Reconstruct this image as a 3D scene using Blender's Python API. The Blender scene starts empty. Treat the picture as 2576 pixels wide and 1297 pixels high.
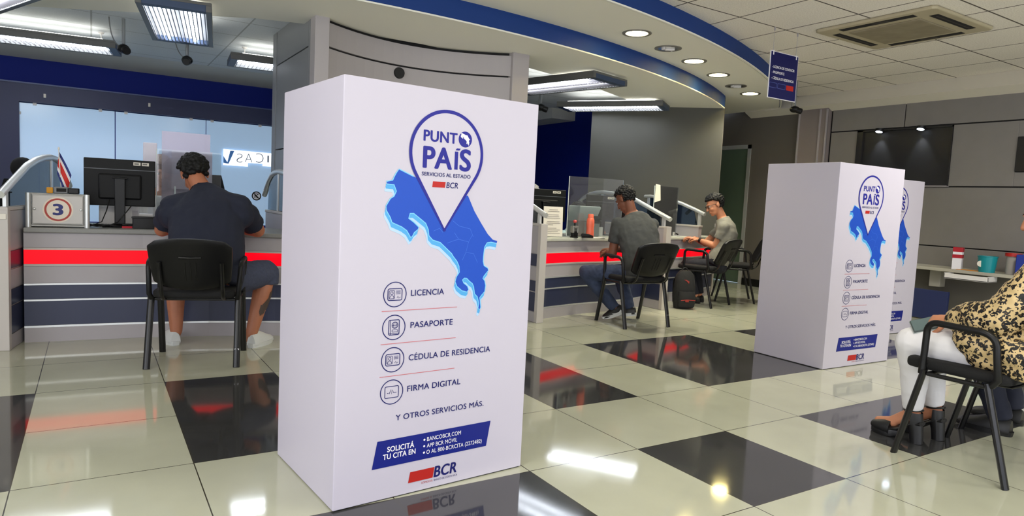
import bpy, bmesh, math, random
from mathutils import Vector, Matrix
from mathutils.geometry import tessellate_polygon
random.seed(7)
C = bpy.context.scene
COL = C.collection
PI = math.pi

# ------------------------------------------------------------------ camera
def look(pitch, roll, yaw):
    cp, sp, cr, sr, cw, sw = math.cos(pitch), math.sin(pitch), math.cos(roll), math.sin(roll), math.cos(yaw), math.sin(yaw)
    f = Vector((sw*cp, cw*cp, -sp)); r = Vector((cw, -sw, 0)); u = r.cross(f)
    r2 = cr*r + sr*u; u2 = cr*u - sr*r
    return Matrix((r2, u2, -f)).transposed()
cam_d = bpy.data.cameras.new('camera'); cam = bpy.data.objects.new('camera', cam_d); COL.objects.link(cam)
cam_d.sensor_fit = 'HORIZONTAL'; cam_d.sensor_width = 36.0; cam_d.lens = 36.0*1692.0/2576.0
cam_d.clip_start = 0.05; cam_d.clip_end = 100
cam.matrix_world = Matrix.Translation((-2.1393, -2.2377, 1.1114)) @ look(0.0834, 0.0486, 0.5602).to_4x4()
C.camera = cam

# ------------------------------------------------------------------ world, daylight, exposure
C.view_settings.view_transform = 'Standard'; C.view_settings.look = 'None'
C.view_settings.gamma = 1.0; C.view_settings.use_curve_mapping = False
C.view_settings.exposure = 0.55
w = bpy.data.worlds.new('world'); C.world = w; w.use_nodes = True
bg = w.node_tree.nodes['Background']; bg.inputs[0].default_value = (0.62, 0.72, 0.9, 1); bg.inputs[1].default_value = 1.0

def area_light(name, loc, rot, sx, sy, energy, color):
    l = bpy.data.lights.new(name, 'AREA'); l.shape = 'RECTANGLE'; l.size = sx; l.size_y = sy
    l.energy = energy; l.color = color
    o = bpy.data.objects.new(name, l); o.location = loc; o.rotation_euler = rot; COL.objects.link(o); return o
# daylight through the street windows behind the photographer
area_light('window_daylight', (-0.3, -6.3, 1.45), (math.radians(90), 0, 0), 9.0, 2.1, 66, (0.88, 0.90, 1.0))
area_light('left_fill_light', (-6.4, -2.2, 1.5), (math.radians(90), 0, math.radians(-90)), 5.0, 2.0, 62, (0.90, 0.92, 1.0))  # fill light added from the unseen left side to brighten the box sides
# unseen ceiling panels added to light the waiting area (their fittings are built below)
FILL_PANELS = [(-3.4, -0.9), (-3.4, -3.6), (0.2, -1.5), (0.2, -4.2), (3.6, -0.6), (3.6, -3.4)]
FILL_W = [30, 24, 15, 20, 40, 36]
for i, (x, y) in enumerate(FILL_PANELS):
    area_light('fill_panel_light', (x, y, 2.755), (0, 0, 0), 1.1, 0.5, FILL_W[i], (1.0, 0.96, 0.86))

# ------------------------------------------------------------------ materials
def lin(c):
    return tuple(((v/255)/12.92 if v/255 <= 0.04045 else ((v/255+0.055)/1.055)**2.4) for v in c)
MATS = {}
def mat(name, rgb, rough=0.5, metal=0.0, emit=0.0, ecol=None, noise=0.0, nscale=40, bump=0.0, bscale=60, spec=0.5, coat=0.0, sheen=0.0):
    if name in MATS: return MATS[name]
    m = bpy.data.materials.new(name); m.use_nodes = True; nt = m.node_tree; b = nt.nodes['Principled BSDF']
    c = lin(rgb) + (1,)
    b.inputs['Base Color'].default_value = c; b.inputs['Roughness'].default_value = rough; b.inputs['Metallic'].default_value = metal
    b.inputs['Specular IOR Level'].default_value = spec; b.inputs['Coat Weight'].default_value = coat
    if sheen: b.inputs['Sheen Weight'].default_value = sheen
    if emit:
        b.inputs['Emission Color'].default_value = (lin(ecol) if ecol else c[:3]) + (1,); b.inputs['Emission Strength'].default_value = emit
    if noise or bump:
        tc = nt.nodes.new('ShaderNodeTexCoord')
    if noise:
        n = nt.nodes.new('ShaderNodeTexNoise'); n.inputs['Scale'].default_value = nscale; n.inputs['Detail'].default_value = 5
        mx = nt.nodes.new('ShaderNodeMix'); mx.data_type = 'RGBA'; mx.blend_type = 'MULTIPLY'
        cr = nt.nodes.new('ShaderNodeValToRGB')
        cr.color_ramp.elements[0].position = 0.3; cr.color_ramp.elements[0].color = (1-noise, 1-noise, 1-noise, 1)
        cr.color_ramp.elements[1].position = 0.7; cr.color_ramp.elements[1].color = (1, 1, 1, 1)
        nt.links.new(tc.outputs['Object'], n.inputs['Vector']); nt.links.new(n.outputs['Fac'], cr.inputs['Fac'])
        mx.inputs['Factor'].default_value = 1; mx.inputs[6].default_value = c
        nt.links.new(cr.outputs['Color'], mx.inputs[7]); nt.links.new(mx.outputs[2], b.inputs['Base Color'])
    if bump:
        n2 = nt.nodes.new('ShaderNodeTexNoise'); n2.inputs['Scale'].default_value = bscale; n2.inputs['Detail'].default_value = 4
        bp = nt.nodes.new('ShaderNodeBump'); bp.inputs['Strength'].default_value = bump; bp.inputs['Distance'].default_value = 0.01
        nt.links.new(tc.outputs['Object'], n2.inputs['Vector']); nt.links.new(n2.outputs['Fac'], bp.inputs['Height']); nt.links.new(bp.outputs['Normal'], b.inputs['Normal'])
    MATS[name] = m; return m

def glass(name, tint, gloss=0.10, haze=0.0, hazecol=(255, 255, 255)):
    if name in MATS: return MATS[name]
    m = bpy.data.materials.new(name); m.use_nodes = True; nt = m.node_tree; nt.nodes.clear()
    out = nt.nodes.new('ShaderNodeOutputMaterial'); tr = nt.nodes.new('ShaderNodeBsdfTransparent'); gl = nt.nodes.new('ShaderNodeBsdfGlossy')
    tr.inputs[0].default_value = lin(tint) + (1,); gl.inputs['Roughness'].default_value = 0.03
    mx = nt.nodes.new('ShaderNodeMixShader'); fr = nt.nodes.new('ShaderNodeFresnel'); fr.inputs[0].default_value = 1.5
    ad = nt.nodes.new('ShaderNodeMath'); ad.operation = 'ADD'; ad.inputs[1].default_value = gloss - 0.04; ad.use_clamp = True
    nt.links.new(fr.outputs[0], ad.inputs[0]); nt.links.new(ad.outputs[0], mx.inputs[0])
    nt.links.new(tr.outputs[0], mx.inputs[1]); nt.links.new(gl.outputs[0], mx.inputs[2])
    last = mx
    if haze:
        df = nt.nodes.new('ShaderNodeBsdfDiffuse'); df.inputs[0].default_value = lin(hazecol) + (1,)
        m2 = nt.nodes.new('ShaderNodeMixShader'); m2.inputs[0].default_value = haze
        nt.links.new(mx.outputs[0], m2.inputs[1]); nt.links.new(df.outputs[0], m2.inputs[2]); last = m2
    nt.links.new(last.outputs[0], out.inputs[0]); MATS[name] = m; return m

TX, TY = 0.598, 0.65          # floor tile module
def floor_mat(name, rgb, vein):
    m = bpy.data.materials.new(name); m.use_nodes = True; nt = m.node_tree; b = nt.nodes['Principled BSDF']
    geo = nt.nodes.new('ShaderNodeNewGeometry'); sep = nt.nodes.new('ShaderNodeSeparateXYZ'); nt.links.new(geo.outputs['Position'], sep.inputs[0])
    def line(sock, size, hw):
        d = nt.nodes.new('ShaderNodeMath'); d.operation = 'DIVIDE'; d.inputs[1].default_value = size; nt.links.new(sock, d.inputs[0])
        f = nt.nodes.new('ShaderNodeMath'); f.operation = 'FRACT'; nt.links.new(d.outputs[0], f.inputs[0])
        s = nt.nodes.new('ShaderNodeMath'); s.operation = 'SUBTRACT'; s.inputs[1].default_value = 0.5; nt.links.new(f.outputs[0], s.inputs[0])
        a = nt.nodes.new('ShaderNodeMath'); a.operation = 'ABSOLUTE'; nt.links.new(s.outputs[0], a.inputs[0])
        g = nt.nodes.new('ShaderNodeMath'); g.operation = 'GREATER_THAN'; g.inputs[1].default_value = 0.5 - hw/size; nt.links.new(a.outputs[0], g.inputs[0])
        return g.outputs[0]
    mx = nt.nodes.new('ShaderNodeMath'); mx.operation = 'MAXIMUM'
    nt.links.new(line(sep.outputs[0], TX, 0.0022), mx.inputs[0]); nt.links.new(line(sep.outputs[1], TY, 0.0022), mx.inputs[1])
    n = nt.nodes.new('ShaderNodeTexNoise'); n.inputs['Scale'].default_value = 2.2; n.inputs['Detail'].default_value = 8; nt.links.new(geo.outputs['Position'], n.inputs['Vector'])
    cr = nt.nodes.new('ShaderNodeValToRGB'); c = lin(rgb)
    cr.color_ramp.elements[0].position = 0.35; cr.color_ramp.elements[0].color = tuple(v*(1-vein) for v in c) + (1,)
    cr.color_ramp.elements[1].position = 0.65; cr.color_ramp.elements[1].color = c + (1,)
    nt.links.new(n.outputs['Fac'], cr.inputs['Fac'])
    cm = nt.nodes.new('ShaderNodeMix'); cm.data_type = 'RGBA'; nt.links.new(mx.outputs[0], cm.inputs['Factor'])
    nt.links.new(cr.outputs['Color'], cm.inputs[6]); cm.inputs[7].default_value = lin((62, 58, 48)) + (1,)
    nt.links.new(cm.outputs[2], b.inputs['Base Color'])
    b.inputs['Roughness'].default_value = 0.06; b.inputs['IOR'].default_value = 1.62
    n3 = nt.nodes.new('ShaderNodeTexNoise'); n3.inputs['Scale'].default_value = 6; n3.inputs['Detail'].default_value = 6; nt.links.new(geo.outputs['Position'], n3.inputs['Vector'])
    mr = nt.nodes.new('ShaderNodeMapRange'); mr.inputs[3].default_value = 0.035; mr.inputs[4].default_value = 0.10
    nt.links.new(n3.outputs['Fac'], mr.inputs[0]); nt.links.new(mr.outputs[0], b.inputs['Roughness'])
    MATS[name] = m; return m

def ceil_mat(name='ceiling_tile', grid=((0, 0.635, 0.095), (1, 0.692, -0.226)), c0=(226, 220, 210), c1=(246, 241, 232), gap=(92, 86, 78)):
    m = bpy.data.materials.new(name); m.use_nodes = True; nt = m.node_tree; b = nt.nodes['Principled BSDF']
    geo = nt.nodes.new('ShaderNodeNewGeometry'); sep = nt.nodes.new('ShaderNodeSeparateXYZ'); nt.links.new(geo.outputs['Position'], sep.inputs[0])
    outs = []
    for k, size, off in grid:
        ad = nt.nodes.new('ShaderNodeMath'); ad.operation = 'ADD'; ad.inputs[1].default_value = -off; nt.links.new(sep.outputs[k], ad.inputs[0])
        d = nt.nodes.new('ShaderNodeMath'); d.operation = 'DIVIDE'; d.inputs[1].default_value = size; nt.links.new(ad.outputs[0], d.inputs[0])
        f = nt.nodes.new('ShaderNodeMath'); f.operation = 'FRACT'; nt.links.new(d.outputs[0], f.inputs[0])
        s = nt.nodes.new('ShaderNodeMath'); s.operation = 'SUBTRACT'; s.inputs[1].default_value = 0.5; nt.links.new(f.outputs[0], s.inputs[0])
        a = nt.nodes.new('ShaderNodeMath'); a.operation = 'ABSOLUTE'; nt.links.new(s.outputs[0], a.inputs[0])
        g = nt.nodes.new('ShaderNodeMath'); g.operation = 'GREATER_THAN'; g.inputs[1].default_value = 0.5 - 0.0075/size; nt.links.new(a.outputs[0], g.inputs[0])
        outs.append(g.outputs[0])
    mx = nt.nodes.new('ShaderNodeMath'); mx.operation = 'MAXIMUM'; nt.links.new(outs[0], mx.inputs[0]); nt.links.new(outs[1], mx.inputs[1])
    n = nt.nodes.new('ShaderNodeTexNoise'); n.inputs['Scale'].default_value = 90; n.inputs['Detail'].default_value = 3; nt.links.new(geo.outputs['Position'], n.inputs['Vector'])
    cr = nt.nodes.new('ShaderNodeValToRGB'); cr.color_ramp.elements[0].position = 0.3; cr.color_ramp.elements[0].color = lin(c0) + (1,)
    cr.color_ramp.elements[1].position = 0.6; cr.color_ramp.elements[1].color = lin(c1) + (1,)
    nt.links.new(n.outputs['Fac'], cr.inputs['Fac'])
    cm = nt.nodes.new('ShaderNodeMix'); cm.data_type = 'RGBA'; nt.links.new(mx.outputs[0], cm.inputs['Factor']); nt.links.new(cr.outputs['Color'], cm.inputs[6])
    cm.inputs[7].default_value = lin(gap) + (1,)
    nt.links.new(cm.outputs[2], b.inputs['Base Color']); b.inputs['Roughness'].default_value = 0.9
    MATS[name] = m; return m

def leopard_mat():
    m = bpy.data.materials.new('leopard_fabric'); m.use_nodes = True; nt = m.node_tree; b = nt.nodes['Principled BSDF']
    tc = nt.nodes.new('ShaderNodeTexCoord')
    n0 = nt.nodes.new('ShaderNodeTexNoise'); n0.inputs['Scale'].default_value = 55; n0.inputs['Detail'].default_value = 2
    add = nt.nodes.new('ShaderNodeMix'); add.data_type = 'VECTOR'; add.inputs['Factor'].default_value = 0.025
    nt.links.new(tc.outputs['Object'], n0.inputs['Vector']); nt.links.new(tc.outputs['Object'], add.inputs[4]); nt.links.new(n0.outputs['Color'], add.inputs[5])
    v = nt.nodes.new('ShaderNodeTexVoronoi'); v.inputs['Scale'].default_value = 52; v.inputs['Randomness'].default_value = 0.85
    nt.links.new(add.outputs[1], v.inputs['Vector'])
    cr = nt.nodes.new('ShaderNodeValToRGB'); cr.color_ramp.interpolation = 'CONSTANT'
    e = cr.color_ramp.elements
    e[0].position = 0; e[0].color = lin((120, 88, 50)) + (1,)
    e[1].position = 0.15; e[1].color = lin((14, 12, 12)) + (1,)
    x = e.new(0.54); x.color = lin((204, 178, 128)) + (1,)
    nt.links.new(v.outputs['Distance'], cr.inputs['Fac'])
    n1 = nt.nodes.new('ShaderNodeTexNoise'); n1.inputs['Scale'].default_value = 60; n1.inputs['Detail'].default_value = 1; nt.links.new(tc.outputs['Object'], n1.inputs['Vector'])
    g = nt.nodes.new('ShaderNodeMath'); g.operation = 'GREATER_THAN'; g.inputs[1].default_value = 0.60; nt.links.new(n1.outputs['Fac'], g.inputs[0])
    cm = nt.nodes.new('ShaderNodeMix'); cm.data_type = 'RGBA'; nt.links.new(g.outputs[0], cm.inputs['Factor']); nt.links.new(cr.outputs['Color'], cm.inputs[6]); cm.inputs[7].default_value = lin((204, 178, 128)) + (1,)
    nt.links.new(cm.outputs[2], b.inputs['Base Color']); b.inputs['Roughness'].default_value = 0.55
    MATS['leopard'] = m; return m

FLOOR_L = floor_mat('floor_light', (186, 187, 166), 0.10)
FLOOR_D = floor_mat('floor_dark', (62, 62, 62), 0.25)
CEIL = ceil_mat(); LEO = leopard_mat()
PLASTER = mat('soffit_plaster', (246, 244, 232), 0.85)
BLUE_BAND = mat('blue_band', (24, 60, 128), 0.6, spec=0.3)
BLUE_WALL = mat('blue_wall', (9, 32, 122), 0.6, spec=0.2)
NAVY = mat('navy_frame', (18, 28, 74), 0.45)
GREYPANEL = mat('grey_panel', (128, 124, 121), 0.55, noise=0.06, nscale=6)
GREYCOL = mat('column_panel', (176, 170, 170), 0.5)
GREYWALL = mat('grey_wall', (76, 75, 68), 0.6)
BACKCEIL = mat('back_ceiling', (196, 198, 198), 0.85)
DARKGAP = mat('dark_gap', (22, 21, 20), 0.8)
WHITE = mat('white_paint', (225, 222, 220), 0.5)
BOXW = mat('display_board', (196, 191, 205), 0.45, spec=0.3)
INK = mat('ink_violet_blue', (34, 35, 138), 0.45, spec=0.3)
INK2 = mat('ink_navy', (24, 27, 98), 0.45, spec=0.3)
BANNER = mat('banner_blue', (20, 32, 124), 0.4, spec=0.3)
MAPBLUE = mat('map_blue', (27, 76, 186), 0.4, spec=0.3)
MAPSIDE = mat('map_side', (74, 164, 224), 0.4)
MAPGLOW = mat('map_glow', (176, 206, 236), 0.4)
MAPEDGE = mat('map_edge', (120, 200, 246), 0.4)
RED = mat('logo_red', (178, 36, 30), 0.45, spec=0.3)
RULE = mat('rule_red', (196, 100, 104), 0.5)
PRINTW = mat('print_white', (238, 236, 242), 0.45)
LAM = mat('laminate_grey', (168, 163, 166), 0.4)
LAMNAVY = mat('laminate_navy', (44, 50, 76), 0.4)
TOPLIGHT = mat('worktop_light', (190, 192, 180), 0.3, noise=0.08, nscale=200)
TOPGREY = mat('worktop_grey', (134, 134, 130), 0.35, noise=0.12, nscale=200)
BEIGE = mat('edge_beige', (188, 182, 176), 0.45)
ALU = mat('aluminium', (216, 218, 216), 0.32, 0.55)
REDLIT = mat('red_light_panel', (160, 2, 14), 0.3, emit=0.72, ecol=(255, 4, 26), spec=0.15)
BLACKPL = mat('black_plastic', (13, 13, 14), 0.42, spec=0.35)
BLACKFAB = mat('black_fabric', (11, 11, 12), 0.85, bump=0.2, bscale=300)
BLACKMET = mat('black_metal', (14, 14, 15), 0.32, 0.1)
SCREEN = mat('monitor_back', (9, 10, 12), 0.5, spec=0.25)
LAMPUP = mat('uplight_lamp', (255, 255, 255), 0.4, emit=9.0, ecol=(250, 248, 236))
LAMP = mat('lamp_tube', (255, 255, 255), 0.4, emit=20.0, ecol=(236, 244, 255))
LAMPY = mat('downlight_lamp', (255, 250, 220), 0.4, emit=8.0, ecol=(255, 246, 205))
LAMPOFF = mat('downlight_reflector', (215, 215, 210), 0.12, 1.0)
STEEL = mat('louvre_steel', (128, 124, 126), 0.3, 0.6)
FIXGREY = mat('fixture_grey', (96, 96, 94), 0.45)
FIXBLUE = mat('fixture_end_blue', (52, 70, 100), 0.45)
GLASS = glass('divider_glass', (150, 176, 190), 0.09, 0.06, (120, 140, 160))
ACRYL = glass('clear_acrylic', (238, 242, 242), 0.05, 0.02)
REFLHAZE = glass('reflection_haze', (238, 232, 240), 0.08, 0.42, (226, 216, 232))  # milky pink haze painting the reflections in the left shield
DOORGL = glass('door_glass', (150, 170, 150), 0.12, 0.6, (112, 132, 112))
LIGHTBOX = mat('backlit_blue_glass', (140, 175, 210), 0.12, emit=0.30, ecol=(178, 202, 226))
SKIN1 = mat('skin_tan', (176, 112, 82), 0.5, noise=0.08, nscale=25)
SKIN2 = mat('skin_brown', (128, 78, 56), 0.5, noise=0.08, nscale=25)
SKIN3 = mat('skin_light', (196, 132, 98), 0.5, noise=0.08, nscale=25)
HAIR = mat('hair_black', (8, 8, 8), 0.6, spec=0.3)
TATTOO = mat('tattoo_ink', (74, 60, 54), 0.6)
POLO = mat('navy_polo', (24, 29, 48), 0.85, bump=0.15, bscale=500)
SHORTS = mat('denim_shorts', (66, 72, 96), 0.85, noise=0.25, nscale=60)
TEE = mat('charcoal_tee', (62, 64, 64), 0.85, noise=0.12, nscale=40)
TEE2 = mat('grey_tee', (128, 126, 116), 0.85, noise=0.08, nscale=40)
JEANS = mat('blue_jeans', (52, 64, 92), 0.8, noise=0.35, nscale=18)
DARKPANTS = mat('dark_trousers', (20, 22, 32), 0.85)
WHITEJEANS = mat('white_jeans', (226, 224, 226), 0.75)
SHOEW = mat('white_shoe', (206, 208, 206), 0.6)
SHOEB = mat('black_shoe', (20, 20, 21), 0.45)
PAPER = mat('paper', (226, 220, 208), 0.7)
CORAL = mat('coral_bottle', (240, 112, 84), 0.35)
TEAL = mat('teal_plastic', (20, 140, 150), 0.35)

# ------------------------------------------------------------------ mesh building
class MB:
    def __init__(s): s.bm = bmesh.new(); s.mi = 0
    def _add(s, vs, fs):
        v = [s.bm.verts.new(p) for p in vs]
        for f in fs:
            try: fa = s.bm.faces.new([v[i] for i in f]); fa.material_index = s.mi
            except ValueError: pass
        return v
    def box(s, x0, x1, y0, y1, z0, z1, M=None):
        vs = [Vector((x, y, z)) for x in (x0, x1) for y in (y0, y1) for z in (z0, z1)]
        if M: vs = [M @ v for v in vs]
        s._add(vs, [(0,1,3,2),(4,6,7,5),(0,4,5,1),(2,3,7,6),(0,2,6,4),(1,5,7,3)]); return s
    def prism(s, pts, z0, z1, M=None):          # extruded plan polygon
        n = len(pts); vs = [Vector((p[0], p[1], z0)) for p in pts] + [Vector((p[0], p[1], z1)) for p in pts]
        if M: vs = [M @ v for v in vs]
        tri = tessellate_polygon([[Vector((p[0], p[1], 0)) for p in pts]])
        fs = [tuple(t) for t in tri] + [tuple(i+n for i in reversed(t)) for t in tri] + [(i, (i+1) % n, (i+1) % n+n, i+n) for i in range(n)]
        s._add(vs, fs); return s
    def sheet(s, path, z0, z1, th, side=1):      # vertical strip following a plan polyline, thickness th
        n = len(path); off = []
        for i in range(n):
            a = Vector(path[max(i-1, 0)]); b = Vector(path[min(i+1, n-1)]); d = (b-a).normalized(); off.append(Vector((-d.y, d.x))*side*th)
        pts = [tuple(p) for p in path] + [tuple(Vector(path[i])+off[i]) for i in reversed(range(n))]
        return s.prism(pts, z0, z1)
    def loft(s, rings, cap=True):                # rings: (center, xdir, ydir, rx, ry)
        N = 20; idx = []
        for c, xd, yd, rx, ry in rings:
            idx.append([s.bm.verts.new(Vector(c) + Vector(xd)*rx*math.cos(2*PI*k/N) + Vector(yd)*ry*math.sin(2*PI*k/N)) for k in range(N)])
        for a, b in zip(idx, idx[1:]):
            for k in range(N):
                f = s.bm.faces.new((a[k], a[(k+1) % N], b[(k+1) % N], b[k])); f.material_index = s.mi
        if cap:
            for r in (idx[0], idx[-1]):
                f = s.bm.faces.new(r if r is idx[-1] else list(reversed(r))); f.material_index = s.mi
        return s
    def tube(s, path, r, N=10, cap=True, flat=1.0):
        P = [Vector(p) for p in path]; n = len(P); rr = r if isinstance(r, (list, tuple)) else [r]*n
        prev = None; idx = []
        for i in range(n):
            d = (P[min(i+1, n-1)] - P[max(i-1, 0)]).normalized()
            if prev is None:
                ref = Vector((0, 0, 1)) if abs(d.z) < 0.9 else Vector((1, 0, 0)); x = d.cross(ref).normalized()
            else:
                x = (prev - d*prev.dot(d)).normalized()
            prev = x; y = d.cross(x)
            idx.append([s.bm.verts.new(P[i] + x*rr[i]*math.cos(2*PI*k/N) + y*rr[i]*flat*math.sin(2*PI*k/N)) for k in range(N)])
        for a, b in zip(idx, idx[1:]):
            for k in range(N):
                f = s.bm.faces.new((a[k], a[(k+1) % N], b[(k+1) % N], b[k])); f.material_index = s.mi
        if cap:
            f = s.bm.faces.new(list(reversed(idx[0]))); f.material_index = s.mi; f = s.bm.faces.new(idx[-1]); f.material_index = s.mi
        return s
    def lathe(s, prof, M=None, N=24):            # prof: (r, z)
        idx = []
        for r, z in prof:
            ring = []
            for k in range(N):
                v = Vector((r*math.cos(2*PI*k/N), r*math.sin(2*PI*k/N), z)); ring.append(s.bm.verts.new(M @ v if M else v))
            idx.append(ring)
        for a, b in zip(idx, idx[1:]):
            for k in range(N):
                f = s.bm.faces.new((a[k], a[(k+1) % N], b[(k+1) % N], b[k])); f.material_index = s.mi
        for r, rev in ((idx[0], True), (idx[-1], False)):
            try: f = s.bm.faces.new(list(reversed(r)) if rev else r); f.material_index = s.mi
            except ValueError: pass
        return s
    def ell(s, c, rad, M=None, seg=16):          # ellipsoid
        n = max(8, seg*2//3); R3 = M.to_3x3() if M else None; vs = []; c = Vector(c)
        for i in range(n+1):
            th = PI*i/n; ring = 1 if i in (0, n) else seg
            for k in range(ring):
                v = Vector((rad[0]*math.sin(th)*math.cos(2*PI*k/seg), rad[1]*math.sin(th)*math.sin(2*PI*k/seg), rad[2]*math.cos(th)))
                vs.append(c + (R3 @ v if R3 else v))
        fs = []; row = lambda i: 1+(i-1)*seg
        for k in range(seg):
            k2 = (k+1) % seg; fs.append((0, row(1)+k, row(1)+k2)); fs.append((len(vs)-1, row(n-1)+k2, row(n-1)+k))
            for i in range(1, n-1): fs.append((row(i)+k, row(i+1)+k, row(i+1)+k2, row(i)+k2))
        s._add(vs, fs); return s
    def cap(s, p0, p1, r0, r1):                  # tapered capsule
        p0, p1 = Vector(p0), Vector(p1)
        s.tube([p0, p1], [r0, r1], N=16); s.ell(p0, (r0,)*3, seg=12); s.ell(p1, (r1,)*3, seg=12); return s
    def poly(s, pts):                            # flat polygon from 3-d points
        tri = tessellate_polygon([[Vector(p) for p in pts]]); s._add([Vector(p) for p in pts], [tuple(t) for t in tri]); return s
    def build(s, name, m, parent=None, bevel=0.0, smooth=False, voxel=0.0, smoothit=0, disp=None, segs=2, inv=None, decimate=0):
        bmesh.ops.recalc_face_normals(s.bm, faces=s.bm.faces)
        me = bpy.data.meshes.new(name); s.bm.to_mesh(me); s.bm.free()
        ms = m if isinstance(m, (list, tuple)) else [m]
        for x in ms: me.materials.append(x)
        o = bpy.data.objects.new(name, me); COL.objects.link(o)
        if voxel or bevel or smoothit or disp:
            if voxel:
                md = o.modifiers.new('r', 'REMESH'); md.mode = 'VOXEL'; md.voxel_size = voxel
            if smoothit:
                md = o.modifiers.new('s', 'SMOOTH'); md.factor = 0.5; md.iterations = smoothit
            if disp:
                t = bpy.data.textures.new(name, 'CLOUDS'); t.noise_scale = disp[1]; t.noise_depth = 2
                md = o.modifiers.new('d', 'DISPLACE'); md.texture = t; md.strength = disp[0]; md.mid_level = 0.5; md.texture_coords = 'GLOBAL'
            if bevel:
                md = o.modifiers.new('b', 'BEVEL'); md.width = bevel; md.segments = segs; md.limit_method = 'ANGLE'; md.angle_limit = math.radians(40)
            dg = bpy.context.evaluated_depsgraph_get(); me2 = bpy.data.meshes.new_from_object(o.evaluated_get(dg))
            o.modifiers.clear(); o.data = me2; bpy.data.meshes.remove(me); me = me2; me.name = name
        if smooth or voxel:
            for p in me.polygons: p.use_smooth = True
        if smooth and not voxel:
            try: me.set_sharp_from_angle(angle=math.radians(38))
            except Exception: pass
        if parent is not None:
            o.parent = parent
        if inv is not None: me.transform(inv)
        return o

def thing(name, label, cat, loc=(0, 0, 0), rz=0.0, group=None):
    o = bpy.data.objects.new(name, None); COL.objects.link(o); o.empty_display_size = 0.1
    o.location = loc; o.rotation_euler = (0, 0, rz); o['label'] = label; o['category'] = cat
    if group: o['group'] = group
    return o
def tag(o, label, cat, group=None):
    o['label'] = label; o['category'] = cat
    if group: o['group'] = group
    return o
def struct(o): o['kind'] = 'structure'; return o
def copy_thing(src, loc, rz, label):
    r = src.copy(); COL.objects.link(r); r.location = loc; r.rotation_euler = (0, 0, rz); r['label'] = label
    for ch in list(src.children):
        c = ch.copy(); COL.objects.link(c); c.parent = r
        for g in list(ch.children):
            d = g.copy(); COL.objects.link(d); d.parent = c
    return r
def T(x, y, z): return Matrix.Translation((x, y, z))
def RZ(a): return Matrix.Rotation(a, 4, 'Z')
def RX(a): return Matrix.Rotation(a, 4, 'X')
def RY(a): return Matrix.Rotation(a, 4, 'Y')

# ------------------------------------------------------------------ lettering and flat print
def raw_text(body, bold=0.0, shear=0.0):
    cu = bpy.data.curves.new('t', 'FONT'); cu.body = body; cu.size = 1.0; cu.offset = bold; cu.shear = shear; cu.resolution_u = 6
    cu.space_character = 1.05
    o = bpy.data.objects.new('t', cu); COL.objects.link(o); dg = bpy.context.evaluated_depsgraph_get(); dg.update()
    me = bpy.data.meshes.new_from_object(o.evaluated_get(dg))
    vs = [tuple(v.co) for v in me.vertices]; fs = [tuple(p.vertices) for p in me.polygons]
    bpy.data.objects.remove(o); bpy.data.curves.remove(cu); bpy.data.meshes.remove(me); return vs, fs
CAPH = max(v[1] for v in raw_text('H')[0])
def lettering(name, body, x0, z0, width, cap, m, parent, F, bold=0.015, shear=0.0, mirror=False, lift=0.0012):
    """F(x, z, lift) maps flat print coordinates onto the face that carries them."""
    vs, fs = raw_text(body, 0.0, shear)
    if bold > 0:
        v0, f0 = vs, fs; vs, fs = [], []
        for dx, dz in ((0, 0), (1, 0), (-1, 0), (0, 1), (0, -1), (.7, .7), (-.7, .7), (.7, -.7), (-.7, -.7)):
            o_ = len(vs); vs += [(x+dx*bold, y+dz*bold*0.6, len(vs)*1.0) for x, y, z in v0]; fs += [tuple(i+o_ for i in f) for f in f0]
    elif bold < 0: vs, fs = raw_text(body, bold, shear)
    mn = min(v[0] for v in vs); mx = max(v[0] for v in vs)
    b = MB(); sx = width/(mx-mn)
    out = []
    for v in vs:
        x = (v[0]-mn)*sx
        if mirror: x = width - x
        out.append(F(x0+x, z0+v[1]*cap/CAPH, lift + 0.00005*(v[2]/max(1, len(v0)) if bold > 0 else 0)))
    b._add([Vector(p) for p in out], fs)
    return b.build(name, m, parent)
def stroke_pts(pts, wd, closed=False):
    n = len(pts); L = []; R = []
    for i in range(n):
        a = Vector(pts[(i-1) % n] if (closed or i > 0) else pts[i]); b = Vector(pts[(i+1) % n] if (closed or i < n-1) else pts[i])
        d = (b-a); d = d.normalized() if d.length > 1e-9 else Vector((1, 0)); nn = Vector((-d.y, d.x))*wd/2
        L.append(Vector(pts[i])+nn); R.append(Vector(pts[i])-nn)
    return L, R
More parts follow.
